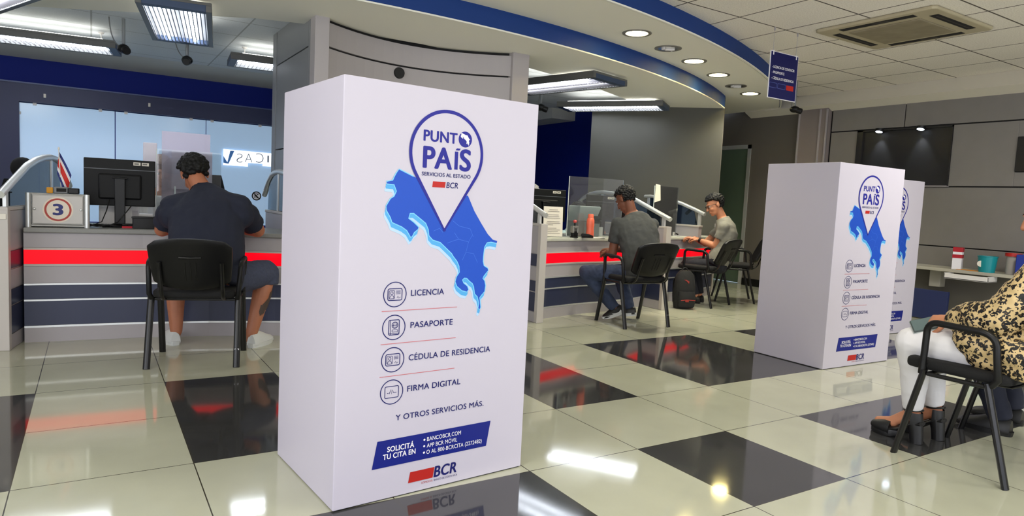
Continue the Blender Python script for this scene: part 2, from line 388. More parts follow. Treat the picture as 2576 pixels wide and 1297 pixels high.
class Print:
    def __init__(s, F): s.b = MB(); s.F = F
    def poly(s, pts, lift=0.0012): s.b.poly([s.F(p[0], p[1], lift) for p in pts]); return s
    def stroke(s, pts, wd, closed=False, lift=0.0012):
        L, R = stroke_pts(pts, wd, closed); n = len(pts)
        for i in range(n if closed else n-1):
            j = (i+1) % n
            s.b._add([Vector(s.F(q[0], q[1], lift)) for q in (L[i], L[j], R[j], R[i])], [(0, 1, 2, 3)])
        return s
    def circle(s, c, r, wd, lift=0.0012, N=48, rz=1.0):
        return s.stroke([(c[0]+r*math.cos(2*PI*k/N), c[1]+r*rz*math.sin(2*PI*k/N)) for k in range(N)], wd, True, lift)
    def disc(s, c, r, lift=0.0012, N=40, rz=1.0):
        return s.poly([(c[0]+r*math.cos(2*PI*k/N), c[1]+r*rz*math.sin(2*PI*k/N)) for k in range(N)], lift)
    def rect(s, x0, x1, z0, z1, lift=0.0012): return s.poly([(x0, z0), (x1, z0), (x1, z1), (x0, z1)], lift)
    def frame(s, x0, x1, z0, z1, wd, lift=0.0012, r=0.006):
        pts = []
        for cx, cz, a0 in ((x1-r, z1-r, 0), (x0+r, z1-r, 90), (x0+r, z0+r, 180), (x1-r, z0+r, 270)):
            for k in range(4): a = math.radians(a0+30*k); pts.append((cx+r*math.cos(a), cz+r*math.sin(a)))
        return s.stroke(pts, wd, True, lift)
    def build(s, name, m, parent): return s.b.build(name, m, parent)

# ================================================================== THE ROOM
def circ3(a, b, c):
    (ax, ay), (bx, by), (cx, cy) = a, b, c
    d = 2*(ax*(by-cy)+bx*(cy-ay)+cx*(ay-by))
    ux = ((ax*ax+ay*ay)*(by-cy)+(bx*bx+by*by)*(cy-ay)+(cx*cx+cy*cy)*(ay-by))/d
    uy = ((ax*ax+ay*ay)*(cx-bx)+(bx*bx+by*by)*(ax-cx)+(cx*cx+cy*cy)*(bx-ax))/d
    return ux, uy, math.hypot(ax-ux, ay-uy)
def arc_y(circ, x): return circ[1] - math.sqrt(max(0.01, circ[2]**2 - (x-circ[0])**2))
ARC2 = circ3((-0.53, 2.57), (1.82, 2.77), (5.03, 4.04))
ARC1 = circ3((1.15, 1.83), (2.38, 2.10), (4.36, 2.87))
def arc_pts(circ, x0, x1, n): return [(x0+(x1-x0)*i/n, arc_y(circ, x0+(x1-x0)*i/n)) for i in range(n+1)]
X0 = max(-4.6, ARC2[0]-ARC2[2]*0.9)

# floor: one slab of tiles, dark tiles where the photo shows them
b = MB()
dark = {(-5, 1), (-5, 2), (-3, 1), (-3, 2), (0, 1), (0, 2), (2, 1), (2, 2), (3, 1), (3, 2), (5, 1), (5, 2), (6, 1), (6, 2),
        (-3, -1), (-2, -1), (0, -1), (2, -1), (3, -1), (5, -1), (6, -1), (-5, -1), (-1, -4), (1, -4), (-4, -4), (4, -4)}
i0, i1, j0, j1 = -11, 11, -10, 12
gv = {}
for i in range(i0, i1+1):
    for j in range(j0, j1+1): gv[i, j] = b.bm.verts.new((i*TX, j*TY, 0))
for i in range(i0, i1):
    for j in range(j0, j1):
        f = b.bm.faces.new((gv[i, j], gv[i+1, j], gv[i+1, j+1], gv[i, j+1])); f.material_index = 1 if (i, j) in dark else 0
struct(b.build('floor', [FLOOR_L, FLOOR_D]))

# tiled ceiling of the hall
b = MB(); b.box(-6.6, 6.5, -6.6, 5.2, 2.8, 2.84); struct(b.build('ceiling', CEIL))
# curved downlight soffit, lower curved soffit, and their blue risers
a1 = arc_pts(ARC1, X0, 6.35, 44); a2 = arc_pts(ARC2, X0, 5.03, 44)
b = MB(); b.prism([(x, y+0.03) for x, y in a1] + [(6.35, 6.2), (5.06, 6.2), (5.06, 4.10)] + [(x, y+0.03) for x, y in reversed(a2)], 2.65, 2.70); struct(b.build('ceiling_middle', PLASTER))
rear = [(4.16, 4.89), (3.79, 4.53), (3.0, 4.16), (2.22, 3.87), (1.65, 3.70), (0.4, 3.52), (-0.66, 3.55), (-1.02, 3.66), (-2.14, 4.35), (-2.76, 4.70), (-4.6, 5.7)]
b = MB(); b.prism([(x, y+0.03) for x, y in a2] + rear, 2.49, 2.598); struct(b.build('ceiling_lower', PLASTER))
b = MB(); b.sheet(a1, 2.655, 2.8, 0.025); struct(b.build('trim_1', BLUE_BAND))
b = MB(); b.sheet(a2, 2.495, 2.652, 0.025); struct(b.build('trim_2', BLUE_BAND))
b = MB(); b.sheet([(x, y-0.004) for x, y in a1], 2.645, 2.657, 0.02); b2 = b.build('trim_3', PLASTER); struct(b2)
b = MB(); b.sheet([(x, y-0.004) for x, y in a2], 2.485, 2.497, 0.02); struct(b.build('trim_4', PLASTER))
# ceiling over the tellers, with its cove
BCEIL = ceil_mat('back_ceiling_tile', ((0, 1.22, 0.3), (1, 0.61, -0.52)), (206, 211, 216), (216, 221, 226), (168, 172, 176))
b = MB(); b.prism([(x, y+0.06) for x, y in a2] + [(4.9, 4.2), (4.6, 7.1), (-5.6, 7.1), (-5.6, 5.0)], 2.60, 2.63); struct(b.build('ceiling_back', BCEIL))
b = MB(); b.prism([(7.0, 2.6), (7.0, 2.66), (7.62, 2.66), (7.62, 2.50)], -5.6, 4.6, Matrix(((0, 0, 1, 0), (1, 0, 0, 0), (0, 1, 0, 0), (0, 0, 0, 1)))); struct(b.build('trim_5', BACKCEIL))
b = MB(); b.box(3.95, 4.45, 6.5, 7.55, 2.44, 2.6); struct(b.build('trim_6', BACKCEIL))
# walls
b = MB(); b.box(-6.6, 4.5, 7.6, 7.7, 0, 2.66); struct(b.build('wall_back', BLUE_WALL))
b = MB(); b.box(4.4, 4.5, 4.7, 7.6, 0, 2.66); struct(b.build('wall_far_right', BLUE_WALL))
b = MB(); b.prism([(5.03, 4.04), (3.77, 5.27), (3.84, 5.34), (4.4, 4.82), (5.10, 4.11)], 0, 2.49); struct(b.build('wall_diagonal', GREYWALL))
DARKWALL = mat('dark_wall', (100, 95, 88), 0.6)
b = MB(); b.box(5.06, 5.12, 4.11, 6.2, 0, 2.66); struct(b.build('wall_recess', DARKWALL))
b = MB(); b.box(5.06, 6.6, 6.2, 6.3, 0, 2.7); struct(b.build('wall_recess_end', DARKWALL))
b = MB(); b.box(-6.7, -6.6, -6.6, 7.7, 0, 2.84); struct(b.build('wall_left', WHITE))
b = MB(); b.box(-6.6, -6.58, -4.7, 0.3, 0.5, 2.5); struct(b.build('left_fill_pane', mat('left_fill_glow', (230, 236, 250), 0.1, emit=0.8, ecol=(225, 232, 255))))  # unseen glowing pane added to go with the left fill light
b = MB(); b.box(-6.6, 6.6, -6.7, -6.6, 0, 2.84); struct(b.build('wall_front', WHITE))
WINGL = mat('window_sky', (230, 236, 250), 0.1, emit=0.8, ecol=(225, 232, 255))
b = MB(); b.box(-4.8, 4.2, -6.6, -6.58, 0.35, 2.5); wn = struct(b.build('window_1', WINGL))
b = MB()
for x in (-4.8, -3.0, -1.2, 0.6, 2.4, 4.16): b.box(x, x+0.05, -6.6, -6.54, 0.35, 2.5)
b.box(-4.8, 4.21, -6.6, -6.54, 0.30, 0.36); b.box(-4.8, 4.21, -6.6, -6.54, 2.48, 2.54); b.build('window_frame', ALU, wn)

# right wall: backing, then panels with open joints
b = MB(); b.box(6.47, 6.6, -6.6, 4.70, 0, 2.8); b.box(6.47, 6.6, 5.62, 6.3, 0, 2.8); b.box(6.47, 6.6, 4.70, 5.62, 2.16, 2.8)
wr = struct(b.build('wall_right', DARKGAP))
def rpanel(y0, y1, z0, z1, m=GREYPANEL, x=6.45):
    q = MB(); q.box(x, 6.47, y0, y1, z0, z1); return q.build('wall_panel', m, wr, bevel=0.004)
ys = [-6.6, -4.8, -2.4, -0.1, 2.42, 3.40]
for y0, y1 in zip(ys, ys[1:]): rpanel(y0+0.006, y1-0.006, 2.275, 2.60)
rpanel(3.008, 3.40-0.006, 1.545, 2.26); rpanel(1.178, 1.842, 1.545, 2.26); rpanel(-2.4, 0.3, 1.545, 2.26); rpanel(-6.6, -2.41, 1.545, 2.26)
rpanel(0.3, 1.178, 2.085, 2.26); rpanel(0.3, 1.178, 1.545, 1.70)
for y0, y1 in ((-6.6, -2.4), (-2.4, 3.394)): rpanel(y0+0.004, y1, 0.835, 1.53)
for y0, y1 in ((-6.6, -2.4), (-2.4, 3.394)): rpanel(y0+0.004, y1, 0.0, 0.822)
PINKGREY = mat('pilaster', (138, 128, 126), 0.55)
q = MB(); q.box(6.38, 6.47, 3.42, 3.86, 0, 2.6); q.build('wall_panel', PINKGREY, wr, bevel=0.004)
for y in (3.43, 3.53, 3.855):
    q = MB(); q.box(6.366, 6.39, y-0.010, y+0.010, 0, 2.58); q.build('trim_strip', LAM, wr)
q = MB(); q.box(6.45, 6.47, 3.87, 4.70, 0.0, 2.8); q.box(6.45, 6.47, 4.70, 5.62, 2.16, 2.8); q.build('wall_panel', DARKWALL, wr)
b = MB(); b.box(6.43, 6.45, 3.87, 4.68, 0, 0.11); struct(b.build('baseboard_right', BLACKPL))
b = MB(); b.prism([(6.42, 2.82), (6.30, 2.63), (6.46, 2.555), (6.5, 2.82)], -6.6, 4.75, Matrix(((1, 0, 0, 0), (0, 0, 1, 0), (0, 1, 0, 0), (0, 0, 0, 1)))); struct(b.build('trim_7', mat('bulkhead', (222, 216, 200), 0.85)))
# door in the dark corner
dr = MB(); dr.box(6.44, 6.52, 4.70, 4.76, 0, 2.16).box(6.44, 6.52, 5.56, 5.62, 0, 2.16).box(6.44, 6.52, 4.70, 5.62, 2.10, 2.16)
dr = struct(dr.build('door_1', ALU)); q = MB(); q.box(6.48, 6.49, 4.76, 5.56, 0.02, 2.10); q.build('door_pane', DOORGL, dr)
q = MB(); q.box(6.60, 6.64, 4.6, 5.7, 0, 2.3); struct(q.build('wall_behind_door', mat('hall_green', (140, 156, 132), 0.7)))

# column between the counters: corner posts, concave face panels, flat side
colr = MB(); colr.box(-0.60, 1.31, 3.60, 4.60, 0, 2.60); colr = struct(colr.build('column', DARKGAP))
q = MB(); q.box(-0.65, -0.535, 3.20, 3.34, 0, 2.60); q.build('corner_post', GREYCOL, colr, bevel=0.006)
q = MB(); q.box(1.18, 1.36, 3.20, 3.34, 0, 2.60); q.build('corner_post', GREYCOL, colr, bevel=0.006)
def bow(n=18, off=0.0):
    pts = []
    for i in range(n+1):
        t = i/n; pts.append((-0.54+1.725*t, 3.235+off+0.30*(1-(2*t-1)**2)))
    return pts
for z0, z1 in ((2.278, 2.462), (1.60, 2.262), (0.80, 1.585), (0.0, 0.785)):
    q = MB(); q.sheet(bow(), z0, z1, 0.03); q.build('face_panel', GREYCOL, colr)
q = MB(); q.sheet(bow(off=0.035), 0, 2.60, 0.02); q.build('groove_backing', DARKGAP, colr)
COLSIDE = mat('column_side', (128, 130, 132), 0.5)
q = MB(); q.box(-0.65, -0.60, 4.52, 4.66, 0, 2.60); q.build('corner_post', COLSIDE, colr, bevel=0.005)
for z0, z1 in ((2.292, 2.60), (1.50, 2.282), (0.0, 1.49)):
    q = MB(); q.box(-0.645, -0.60, 3.41, 4.51, z0, z1); q.build('side_panel', COLSIDE, colr, bevel=0.004)
q = MB(); q.box(-0.648, -0.60, 3.345, 3.40, 0, 2.60); q.build('side_panel', COLSIDE, colr, bevel=0.004)
q = MB(); q.lathe([(0.0, -0.012), (0.046, -0.012), (0.05, 0.0), (0.05, 0.02)], T(0.19, 3.515, 2.205) @ RX(PI/2) @ Matrix.Scale(-1, 4, (0, 0, 1)))
tag(q.build('camera_dome', BLACKPL, smooth=True), 'small round black disc set in the concave grey column face', 'camera')

# ================================================================== DISPLAY BOXES
BW, BD, BH = 0.825, 0.613, 1.505
def FB(x, z, lift): return (x, -lift, z)                # print coordinates on the front face
MAPP = [(0.42,1.13),(0.5037,1.1258),(0.5356,1.0682),(0.5703,1.0214),(0.6023,0.9809),(0.6277,0.9592),(0.6493,0.9544),(0.6468,0.9446),(0.6191,0.9495),(0.6012,0.9471),(0.5902,0.9302),(0.5867,0.8931),(0.5866,0.8742),(0.5916,0.8576),(0.6097,0.8477),(0.6132,0.8381),(0.5938,0.8173),(0.5885,0.808),(0.5978,0.7982),(0.603,0.779),(0.6002,0.7553),(0.5863,0.7417),(0.5781,0.7326),(0.5848,0.6942),(0.5807,0.6849),(0.5717,0.6903),(0.5747,0.7091),(0.5664,0.7356),(0.553,0.7481),(0.5469,0.7766),(0.5406,0.7885),(0.5259,0.7985),(0.514,0.8096),(0.5027,0.8109),(0.4947,0.8042),(0.5009,0.7924),(0.5184,0.7801),(0.5248,0.7658),(0.5168,0.7568),(0.494,0.7625),(0.471,0.7797),(0.4618,0.7985),(0.4664,0.8168),(0.4793,0.8348),(0.4764,0.8579),(0.4662,0.8764),(0.4488,0.895),(0.4416,0.9054),(0.4129,0.9289),(0.3902,0.9474),(0.3575,0.9565),(0.3409,0.9724),(0.3372,0.995),(0.3257,1.0174),(0.3069,1.0305),(0.275,1.0521),(0.2608,1.0518),(0.2555,1.034),(0.2764,1.0211),(0.2977,1.0035),(0.2955,0.9946),(0.2805,0.9833),(0.2734,0.9698),(0.266,0.9654),(0.2497,0.9897),(0.2291,1.0027),(0.1905,1.0174),(0.1835,1.0346),(0.1665,1.0602),(0.165,1.0752),(0.1809,1.1016),(0.1952,1.1108),(0.2033,1.1285),(0.1936,1.1505),(0.1659,1.1517),(0.1641,1.161),(0.1881,1.1666),(0.1925,1.1777),(0.1994,1.191),(0.211,1.2068),(0.2694,1.1843)]
def shift(P, dx, dz): return [(x+dx, z+dz) for x, z in P]
def display_box(label, loc, rz, group='white printed display boxes'):
    t = thing('display_box', label, 'display box', loc, rz, group)
    b = MB(); b.box(0, BW, 0, BD, 0.004, BH); b.build('board_body', BOXW, t, bevel=0.003)
    b = MB(); b.box(0.006, BW-0.006, 0.006, BD-0.006, 0, 0.006); b.build('base', DARKGAP, t)
    p = Print(FB)
    for k, sh in enumerate(((-0.007, -0.026), (-0.004, -0.022))): p.poly(shift(MAPP, *sh), 0.0006+0.0001*k)
    m = p.build('map_glow', MAPGLOW, t)
    Print(FB).poly(shift(MAPP, -0.003, -0.016), 0.0010).poly(shift(MAPP, -0.002, -0.009), 0.0011).build('map_side', MAPSIDE, t)
    pm = Print(FB).poly(MAPP, 0.0014).build('country_map', MAPBLUE, t)
    Print(FB).stroke(MAPP[7:], 0.0035, False, 0.0017).build('coast_line', MAPEDGE, pm)
    for L in ([(0.44,1.03),(0.47,1.01),(0.52,1.0),(0.535,0.97)],[(0.36,0.99),(0.385,1.0),(0.40,0.985)],[(0.45,0.985),(0.47,0.96),(0.515,0.95),(0.53,0.975)],[(0.515,0.95),(0.505,0.91),(0.54,0.905),(0.56,0.87)],[(0.42,0.945),(0.45,0.955),(0.47,0.96)],[(0.505,0.91),(0.49,0.88)]):
        Print(FB).stroke(L, 0.0012, False, 0.0017).build('province_line', mat('map_lines', (66, 118, 220), 0.4), pm)
    # location pin
    cx, cz, r, tip = 0.406, 1.2765, 0.152, (0.4052, 0.994)
    d = cz-tip[1]; a = math.acos(r/d); pts = []
    for k in range(61):
        th = -PI/2 + a + (2*PI-2*a)*k/60; pts.append((cx+r*math.cos(th), cz+r*math.sin(th)))
    pin = pts + [tip]
    Print(FB).poly(pin, 0.0020).build('pin_face', BOXW, t)
    Print(FB).stroke(pin, 0.0125, True, 0.0024).disc((tip[0], tip[1]+0.001), 0.0065, 0.0023).build('pin_outline', INK, t)
    lettering('lettering', 'PUNT', 0.3031, 1.3155, 0.1430, 0.0376, INK, t, FB, 0.034, lift=0.0024)
    Print(FB).disc((0.4806, 1.3345), 0.0295, 0.0024).build('round_emblem', INK, t)
    mini = [(0.4806+(x-0.405)*0.088, 1.3345+(z-0.945)*0.088) for x, z in MAPP]
    Print(FB).poly(mini, 0.0028).build('emblem_map', PRINTW, t)
    lettering('lettering', 'PA', 0.3037, 1.2200, 0.1238, 0.0745, INK, t, FB, 0.035, lift=0.0024)
    Print(FB).rect(0.4372, 0.4520, 1.2200, 1.2868, 0.0024).poly([(0.4392, 1.2912), (0.4565, 1.2912), (0.4625, 1.2988), (0.4455, 1.2988)], 0.0024).build('lettering', INK, t)
    lettering('lettering', 'S', 0.4590, 1.2185, 0.0513, 0.0770, INK, t, FB, 0.035, lift=0.0024)
    lettering('lettering', 'SERVICIOS AL ESTADO', 0.3014, 1.1904, 0.2093, 0.0130, INK2, t, FB, 0.024, lift=0.0024)
    Print(FB).poly([(0.3488,1.1715),(0.4028,1.1720),(0.4005,1.1505),(0.3465,1.1500)], 0.0024).build('logo_flag', RED, t)
    lettering('lettering', 'BCR', 0.4061, 1.1505, 0.0512, 0.0205, INK2, t, FB, 0.018, 0.12, lift=0.0024)
    # service list: icon, word, rule
    ZI = (0.7602, 0.6407, 0.5224, 0.4033)
    for k, (word, x0, z0, wd) in enumerate((('LICENCIA',0.2763,0.7525,0.1389),('PASAPORTE',0.2787,0.634,0.1803),('CÉDULA DE RESIDENCIA',0.2763,0.513,0.3628),('FIRMA DIGITAL',0.275,0.3965,0.2304))):
        c = (0.2122, ZI[k]); q = Print(FB).circle(c, 0.0445, 0.0034)
        if k in (0, 2):
            q.frame(c[0]-0.028, c[0]+0.028, c[1]-0.021, c[1]+0.021, 0.003); q.frame(c[0]-0.023, c[0]-0.002, c[1]-0.015, c[1]+0.014, 0.0018, r=0.003)
            q.circle((c[0]-0.0125, c[1]+0.005), 0.0052, 0.0018, N=16); q.stroke([(c[0]-0.021, c[1]-0.013), (c[0]-0.018, c[1]-0.005), (c[0]-0.0125, c[1]-0.003), (c[0]-0.007, c[1]-0.005), (c[0]-0.004, c[1]-0.013)], 0.0018)
            for j in range(3): q.stroke([(c[0]+0.004, c[1]+0.012-0.0048*j), (c[0]+0.022, c[1]+0.012-0.0048*j)], 0.0018)
            q.stroke([(c[0]+0.008, c[1]-0.013), (c[0]+0.012, c[1]-0.006), (c[0]+0.015, c[1]-0.014), (c[0]+0.022, c[1]-0.010)], 0.0018)
        elif k == 1:
            q.frame(c[0]-0.020, c[0]+0.021, c[1]-0.027, c[1]+0.027, 0.003, r=0.004); q.stroke([(c[0]-0.0135, c[1]-0.026), (c[0]-0.0135, c[1]+0.026)], 0.002)
            q.stroke([(c[0]-0.019, c[1]-0.022), (c[0]+0.020, c[1]-0.022)], 0.002)
            q.circle((c[0]+0.004, c[1]+0.008), 0.0115, 0.0024, N=24); q.stroke([(c[0]-0.007, c[1]+0.008), (c[0]+0.015, c[1]+0.008)], 0.0016); q.circle((c[0]+0.004, c[1]+0.008), 0.0055, 0.0016, N=16, rz=2.0)
            q.frame(c[0]-0.007, c[0]+0.015, c[1]-0.017, c[1]-0.009, 0.0018, r=0.002)
        else:
            q.frame(c[0]-0.027, c[0]+0.027, c[1]-0.021, c[1]+0.021, 0.0026, r=0.004)
            q.stroke([(c[0]-0.018, c[1]-0.003), (c[0]-0.013, c[1]-0.003)], 0.0022)
            q.stroke([(c[0]-0.010, c[1]-0.006), (c[0]-0.003, c[1]+0.010), (c[0]-0.001, c[1]-0.008), (c[0]+0.004, c[1]+0.008), (c[0]+0.007, c[1]-0.003), (c[0]+0.019, c[1]-0.003)], 0.0022)
        q.build('icon', INK2, t)
        lettering('lettering', word, x0, z0, wd, 0.0215, INK2, t, FB, 0.012)
        if k < 3: Print(FB).rect(0.162, 0.476, (0.7010, 0.5816, 0.4627)[k]-0.0011, (0.7010, 0.5816, 0.4627)[k]+0.0011).build('rule', RULE, t)
    lettering('lettering', 'Y OTROS SERVICIOS MÁS.', 0.2316, 0.2940, 0.3878, 0.0205, INK2, t, FB, 0.010)
    ban = Print(FB).poly([(0.162,0.2262),(0.6578,0.2262),(0.6410,0.1248),(0.1433,0.1248)], 0.0012).build('banner', BANNER, t)
    for body, x0, z0, wd, cp, bo in (('SOLICITÁ',0.2014,0.1805,0.1109,0.0192,0.03),('TU CITA EN',0.1853,0.1542,0.1337,0.0190,0.03),('BANCOBCR.COM',0.3664,0.1935,0.1512,0.0155,0.005),('APP BCR MÓVIL',0.3665,0.1680,0.1351,0.0155,0.005),('O AL 800-BCRCITA (2272482)',0.3658,0.1428,0.2524,0.0155,0.005)):
        lettering('lettering', body, x0, z0, wd, cp, PRINTW, t, FB, bo, lift=0.0018)
    q = Print(FB)
    for z in (0.2005, 0.1755, 0.1505): q.disc((0.3552, z), 0.0042, 0.0018, 16)
    q.build('bullet_dots', PRINTW, t)
    Print(FB).poly([(0.2999,0.0846),(0.4046,0.0846),(0.3975,0.0437),(0.2924,0.0437)]).build('logo_flag', RED, t)
    lettering('lettering', 'BCR', 0.4015, 0.0447, 0.1030, 0.0410, INK2, t, FB, 0.03, 0.15)
    lettering('lettering', 'SOMOS EL', 0.349, 0.0291, 0.0505, 0.0075, RED, t, FB, 0.0, 0.1)
    lettering('lettering', 'BANCO DE COSTA RICA', 0.4036, 0.0291, 0.1048, 0.0075, INK2, t, FB, 0.0, 0.1)
    return t
big = display_box('large white printed display box nearest the camera, standing before the grey column', (-1.4303, -0.0096, 0), 0.0792)
copy_thing(big, (2.3753, 0.6306, 0), -0.0176, 'white display box right of the floor middle, with its whole printed front showing')
r3 = -0.0176
copy_thing(big, (4.855-BW*math.cos(r3), 1.298-BW*math.sin(r3), 0), r3, 'white display box mostly hidden behind another, only a strip of its front showing')

# ================================================================== VISITOR CHAIRS
def bez(p0, p1, p2, n=6): return [tuple(Vector(p0)*(1-t)**2 + Vector(p1)*2*t*(1-t) + Vector(p2)*t*t) for t in [i/n for i in range(n+1)]]
def make_chair(label):
    t = thing('visitor_chair', label, 'chair', group='black visitor chairs')
    b = MB(); 
    b.prism([(-0.235,0.20),(-0.22,0.235),(0.22,0.235),(0.235,0.20),(0.235,-0.16),(0.20,-0.20),(-0.20,-0.20),(-0.235,-0.16)], 0.425, 0.475)
    b.build('seat', BLACKFAB, t, bevel=0.018, segs=3, smooth=True)
    # backrest: curved padded shell
    b = MB(); n = 12; grid = {}
    for side in (0, 1):
        for i in range(n+1):
            for j in range(9):
                u = i/n*2-1; v = j/8; hw = 0.232*(1-0.10*(1-v)**2)
                if v > 0.85: hw *= 1-0.35*((v-0.85)/0.15)**2*0.55
                if v < 0.12: hw *= 1-0.22*((0.12-v)/0.12)**2
                x = u*hw; z = 0.485+0.322*v - 0.018*(u*u)*(1 if v > 0.5 else -1)*(abs(v-0.5)*2)**2
                y = -0.222-0.145*v+0.035*(u*u) - (0.034 if side else 0.0)
                grid[side, i, j] = b.bm.verts.new((x, y, z))
    for side in (0, 1):
        for i in range(n):
            for j in range(8):
                f = [grid[side, i, j], grid[side, i+1, j], grid[side, i+1, j+1], grid[side, i, j+1]]
                b.bm.faces.new(f if side else list(reversed(f)))
    edge = [(i, 0) for i in range(n)] + [(n, j) for j in range(8)] + [(i, 8) for i in range(n, 0, -1)] + [(0, j) for j in range(8, 0, -1)]
    for k in range(len(edge)):
        a, c = edge[k], edge[(k+1) % len(edge)]
        b.bm.faces.new((grid[(0,)+a], grid[(0,)+c], grid[(1,)+c], grid[(1,)+a]))
    back = b.build('backrest', BLACKPL, t, bevel=0.008, segs=2, smooth=True)
    b = MB(); b.tube([(-0.06, -0.345, 0.69), (0, -0.352, 0.688), (0.06, -0.345, 0.69)], 0.008)
    for x in (-0.03, 0, 0.03): b.tube([(x, -0.284, 0.55), (x, -0.333, 0.66)], 0.004, N=6)
    b.build('back_grip', BLACKPL, back)
    for s in (-1, 1):
        x = 0.252*s
        b = MB(); b.tube([(x, 0.235, 0.0), (x*0.985, 0.135, 0.43)], 0.0135, flat=1.5); b.build('leg', BLACKMET, t, smooth=True)
        b = MB(); b.tube([(x, -0.235, 0.0), (x*0.985, -0.125, 0.43)], 0.0135, flat=1.5); b.build('leg', BLACKMET, t, smooth=True)
        b = MB(); b.tube([(x, 0.145, 0.41), (x, 0.140, 0.52), (x*1.03, 0.135, 0.60)] + bez((x*1.03, 0.135, 0.61), (x*1.05, 0.13, 0.652), (x*1.05, 0.09, 0.655)) + [(x*1.05, -0.06, 0.650)] + bez((x*1.05, -0.08, 0.65), (x*1.04, -0.14, 0.645), (x*1.03, -0.150, 0.60)) + [(x, -0.165, 0.45), (x*0.97, -0.14, 0.42)], 0.015, flat=1.0); b.build('armrest', BLACKPL, t, smooth=True)
        b = MB(); b.tube([(0.17*s, -0.10, 0.415), (0.17*s, -0.19, 0.42)] + bez((0.17*s, -0.21, 0.43), (0.17*s, -0.255, 0.45), (0.17*s, -0.268, 0.52)) + [(0.17*s, -0.33, 0.66)], 0.012, flat=0.6); b.build('back_support', BLACKMET, t, smooth=True)
    b = MB(); b.tube([(-0.245, 0.12, 0.412), (0.245, 0.12, 0.412)], 0.010).tube([(-0.245, -0.12, 0.412), (0.245, -0.12, 0.412)], 0.010)
    b.tube([(-0.245, -0.12, 0.412), (-0.245, 0.12, 0.412)], 0.010).tube([(0.245, -0.12, 0.412), (0.245, 0.12, 0.412)], 0.010)
    b.build('seat_frame', BLACKMET, t, smooth=True)
    return t
ch = make_chair('black visitor chair under the man in the navy polo shirt')
ch.location = (-1.56, 2.44, 0); ch.rotation_euler = (0, 0, math.radians(-15.3))
chairs = [ch]
for x, y, a, lab in ((2.264, 2.559, -5, 'black visitor chair under the man in the charcoal shirt and blue jeans'),
                     (4.06, 3.32, 17, 'black visitor chair under the man in glasses and a pale grey shirt'),
                     (4.79, 3.48, 46, 'empty black visitor chair half hidden behind a white display box'),
                     (1.387, -0.795, 0, 'black visitor chair under the woman in the leopard print blouse'),
                     (2.13, -0.755, 0, 'black visitor chair at the right edge, beyond the leopard print blouse')):
    chairs.append(copy_thing(ch, (x, y, 0), math.radians(a), lab))
# small stickers on two chair legs
def leg_sticker(chair, s):
    q = MB(); x = 0.252*s; q.box(x-0.013, x+0.013, -0.243, -0.236, 0.05, 0.115, T(0, 0.024, 0)); o = q.build('asset_sticker', PRINTW, chair, bevel=0.002)
    q = MB(); q.box(x-0.006, x+0.006, -0.2445, -0.2425, 0.058, 0.085, T(0, 0.024, 0)); q.build('sticker_print', mat('sticker_red', (200, 70, 90), 0.5), o)
leg_sticker(ch, 1); leg_sticker(chairs[1], 1)

# ================================================================== COUNTERS AND DIVIDERS
BANDS = [('plinth', 0.0, 0.098, LAM), ('trim_rail', 0.099, 0.113, ALU), ('navy_panel', 0.114, 0.281, LAMNAVY), ('trim_rail', 0.282, 0.294, ALU),
         ('navy_panel', 0.295, 0.390, LAMNAVY), ('trim_rail', 0.391, 0.403, ALU), ('grey_panel', 0.404, 0.520, LAM), ('trim_rail', 0.521, 0.535, BEIGE),
         ('red_light_panel', 0.536, 0.632, REDLIT), ('trim_rail', 0.633, 0.647, BEIGE), ('grey_panel', 0.648, 0.748, LAM)]
def counter(label, path, depth, back, top=TOPGREY):
    o = Vector((path[0][0], path[0][1], 0)); inv = Matrix.Translation(-o)
    t = thing('service_counter', label, 'counter', o, 0, 'teller counters')
    q = MB(); inner = [(x, y+0.03) for x, y in path]; q.prism(inner + back, 0.02, 0.748); q.build('carcass', LAM, t, inv=inv)
    for nm, z0, z1, m in BANDS:
        off = 0.0 if nm in ('trim_rail', 'plinth') else 0.006
        q = MB(); q.sheet([(x, y+off) for x, y in path], z0, z1, 0.022); q.build(nm, m, t, inv=inv)
    q = MB(); q.prism([(x, y-0.02) for x, y in path] + [(x, y+0.01) for x, y in back], 0.750, 0.783); q.build('worktop', top, t, inv=inv, bevel=0.006)
    return t
counter('grey counter with a lit red stripe, on the left under the figure 3 sign', [(-2.53, 3.302), (-2.2, 3.283), (-1.83, 3.252), (-1.40, 3.165), (-0.95, 3.03), (-0.775, 2.965)], 0.8, [(-0.775, 3.72), (-1.35, 4.0), (-2.36, 4.1)])
counter('grey counter with a lit red stripe, before the man in blue jeans', [(1.45, 2.99), (1.60, 3.055), (2.07, 3.17), (2.51, 3.215), (2.95, 3.32), (3.16, 3.40)], 0.8, [(3.16, 4.15), (2.3, 4.0), (1.47, 3.75)], TOPLIGHT)
counter('grey counter with a lit red stripe, at the far end before the man in glasses', [(3.28, 3.45), (3.80, 3.60), (4.20, 3.68), (4.55, 3.80), (4.88, 3.92)], 0.8, [(4.88, 4.15), (4.30, 4.70), (3.28, 4.2)], TOPLIGHT)

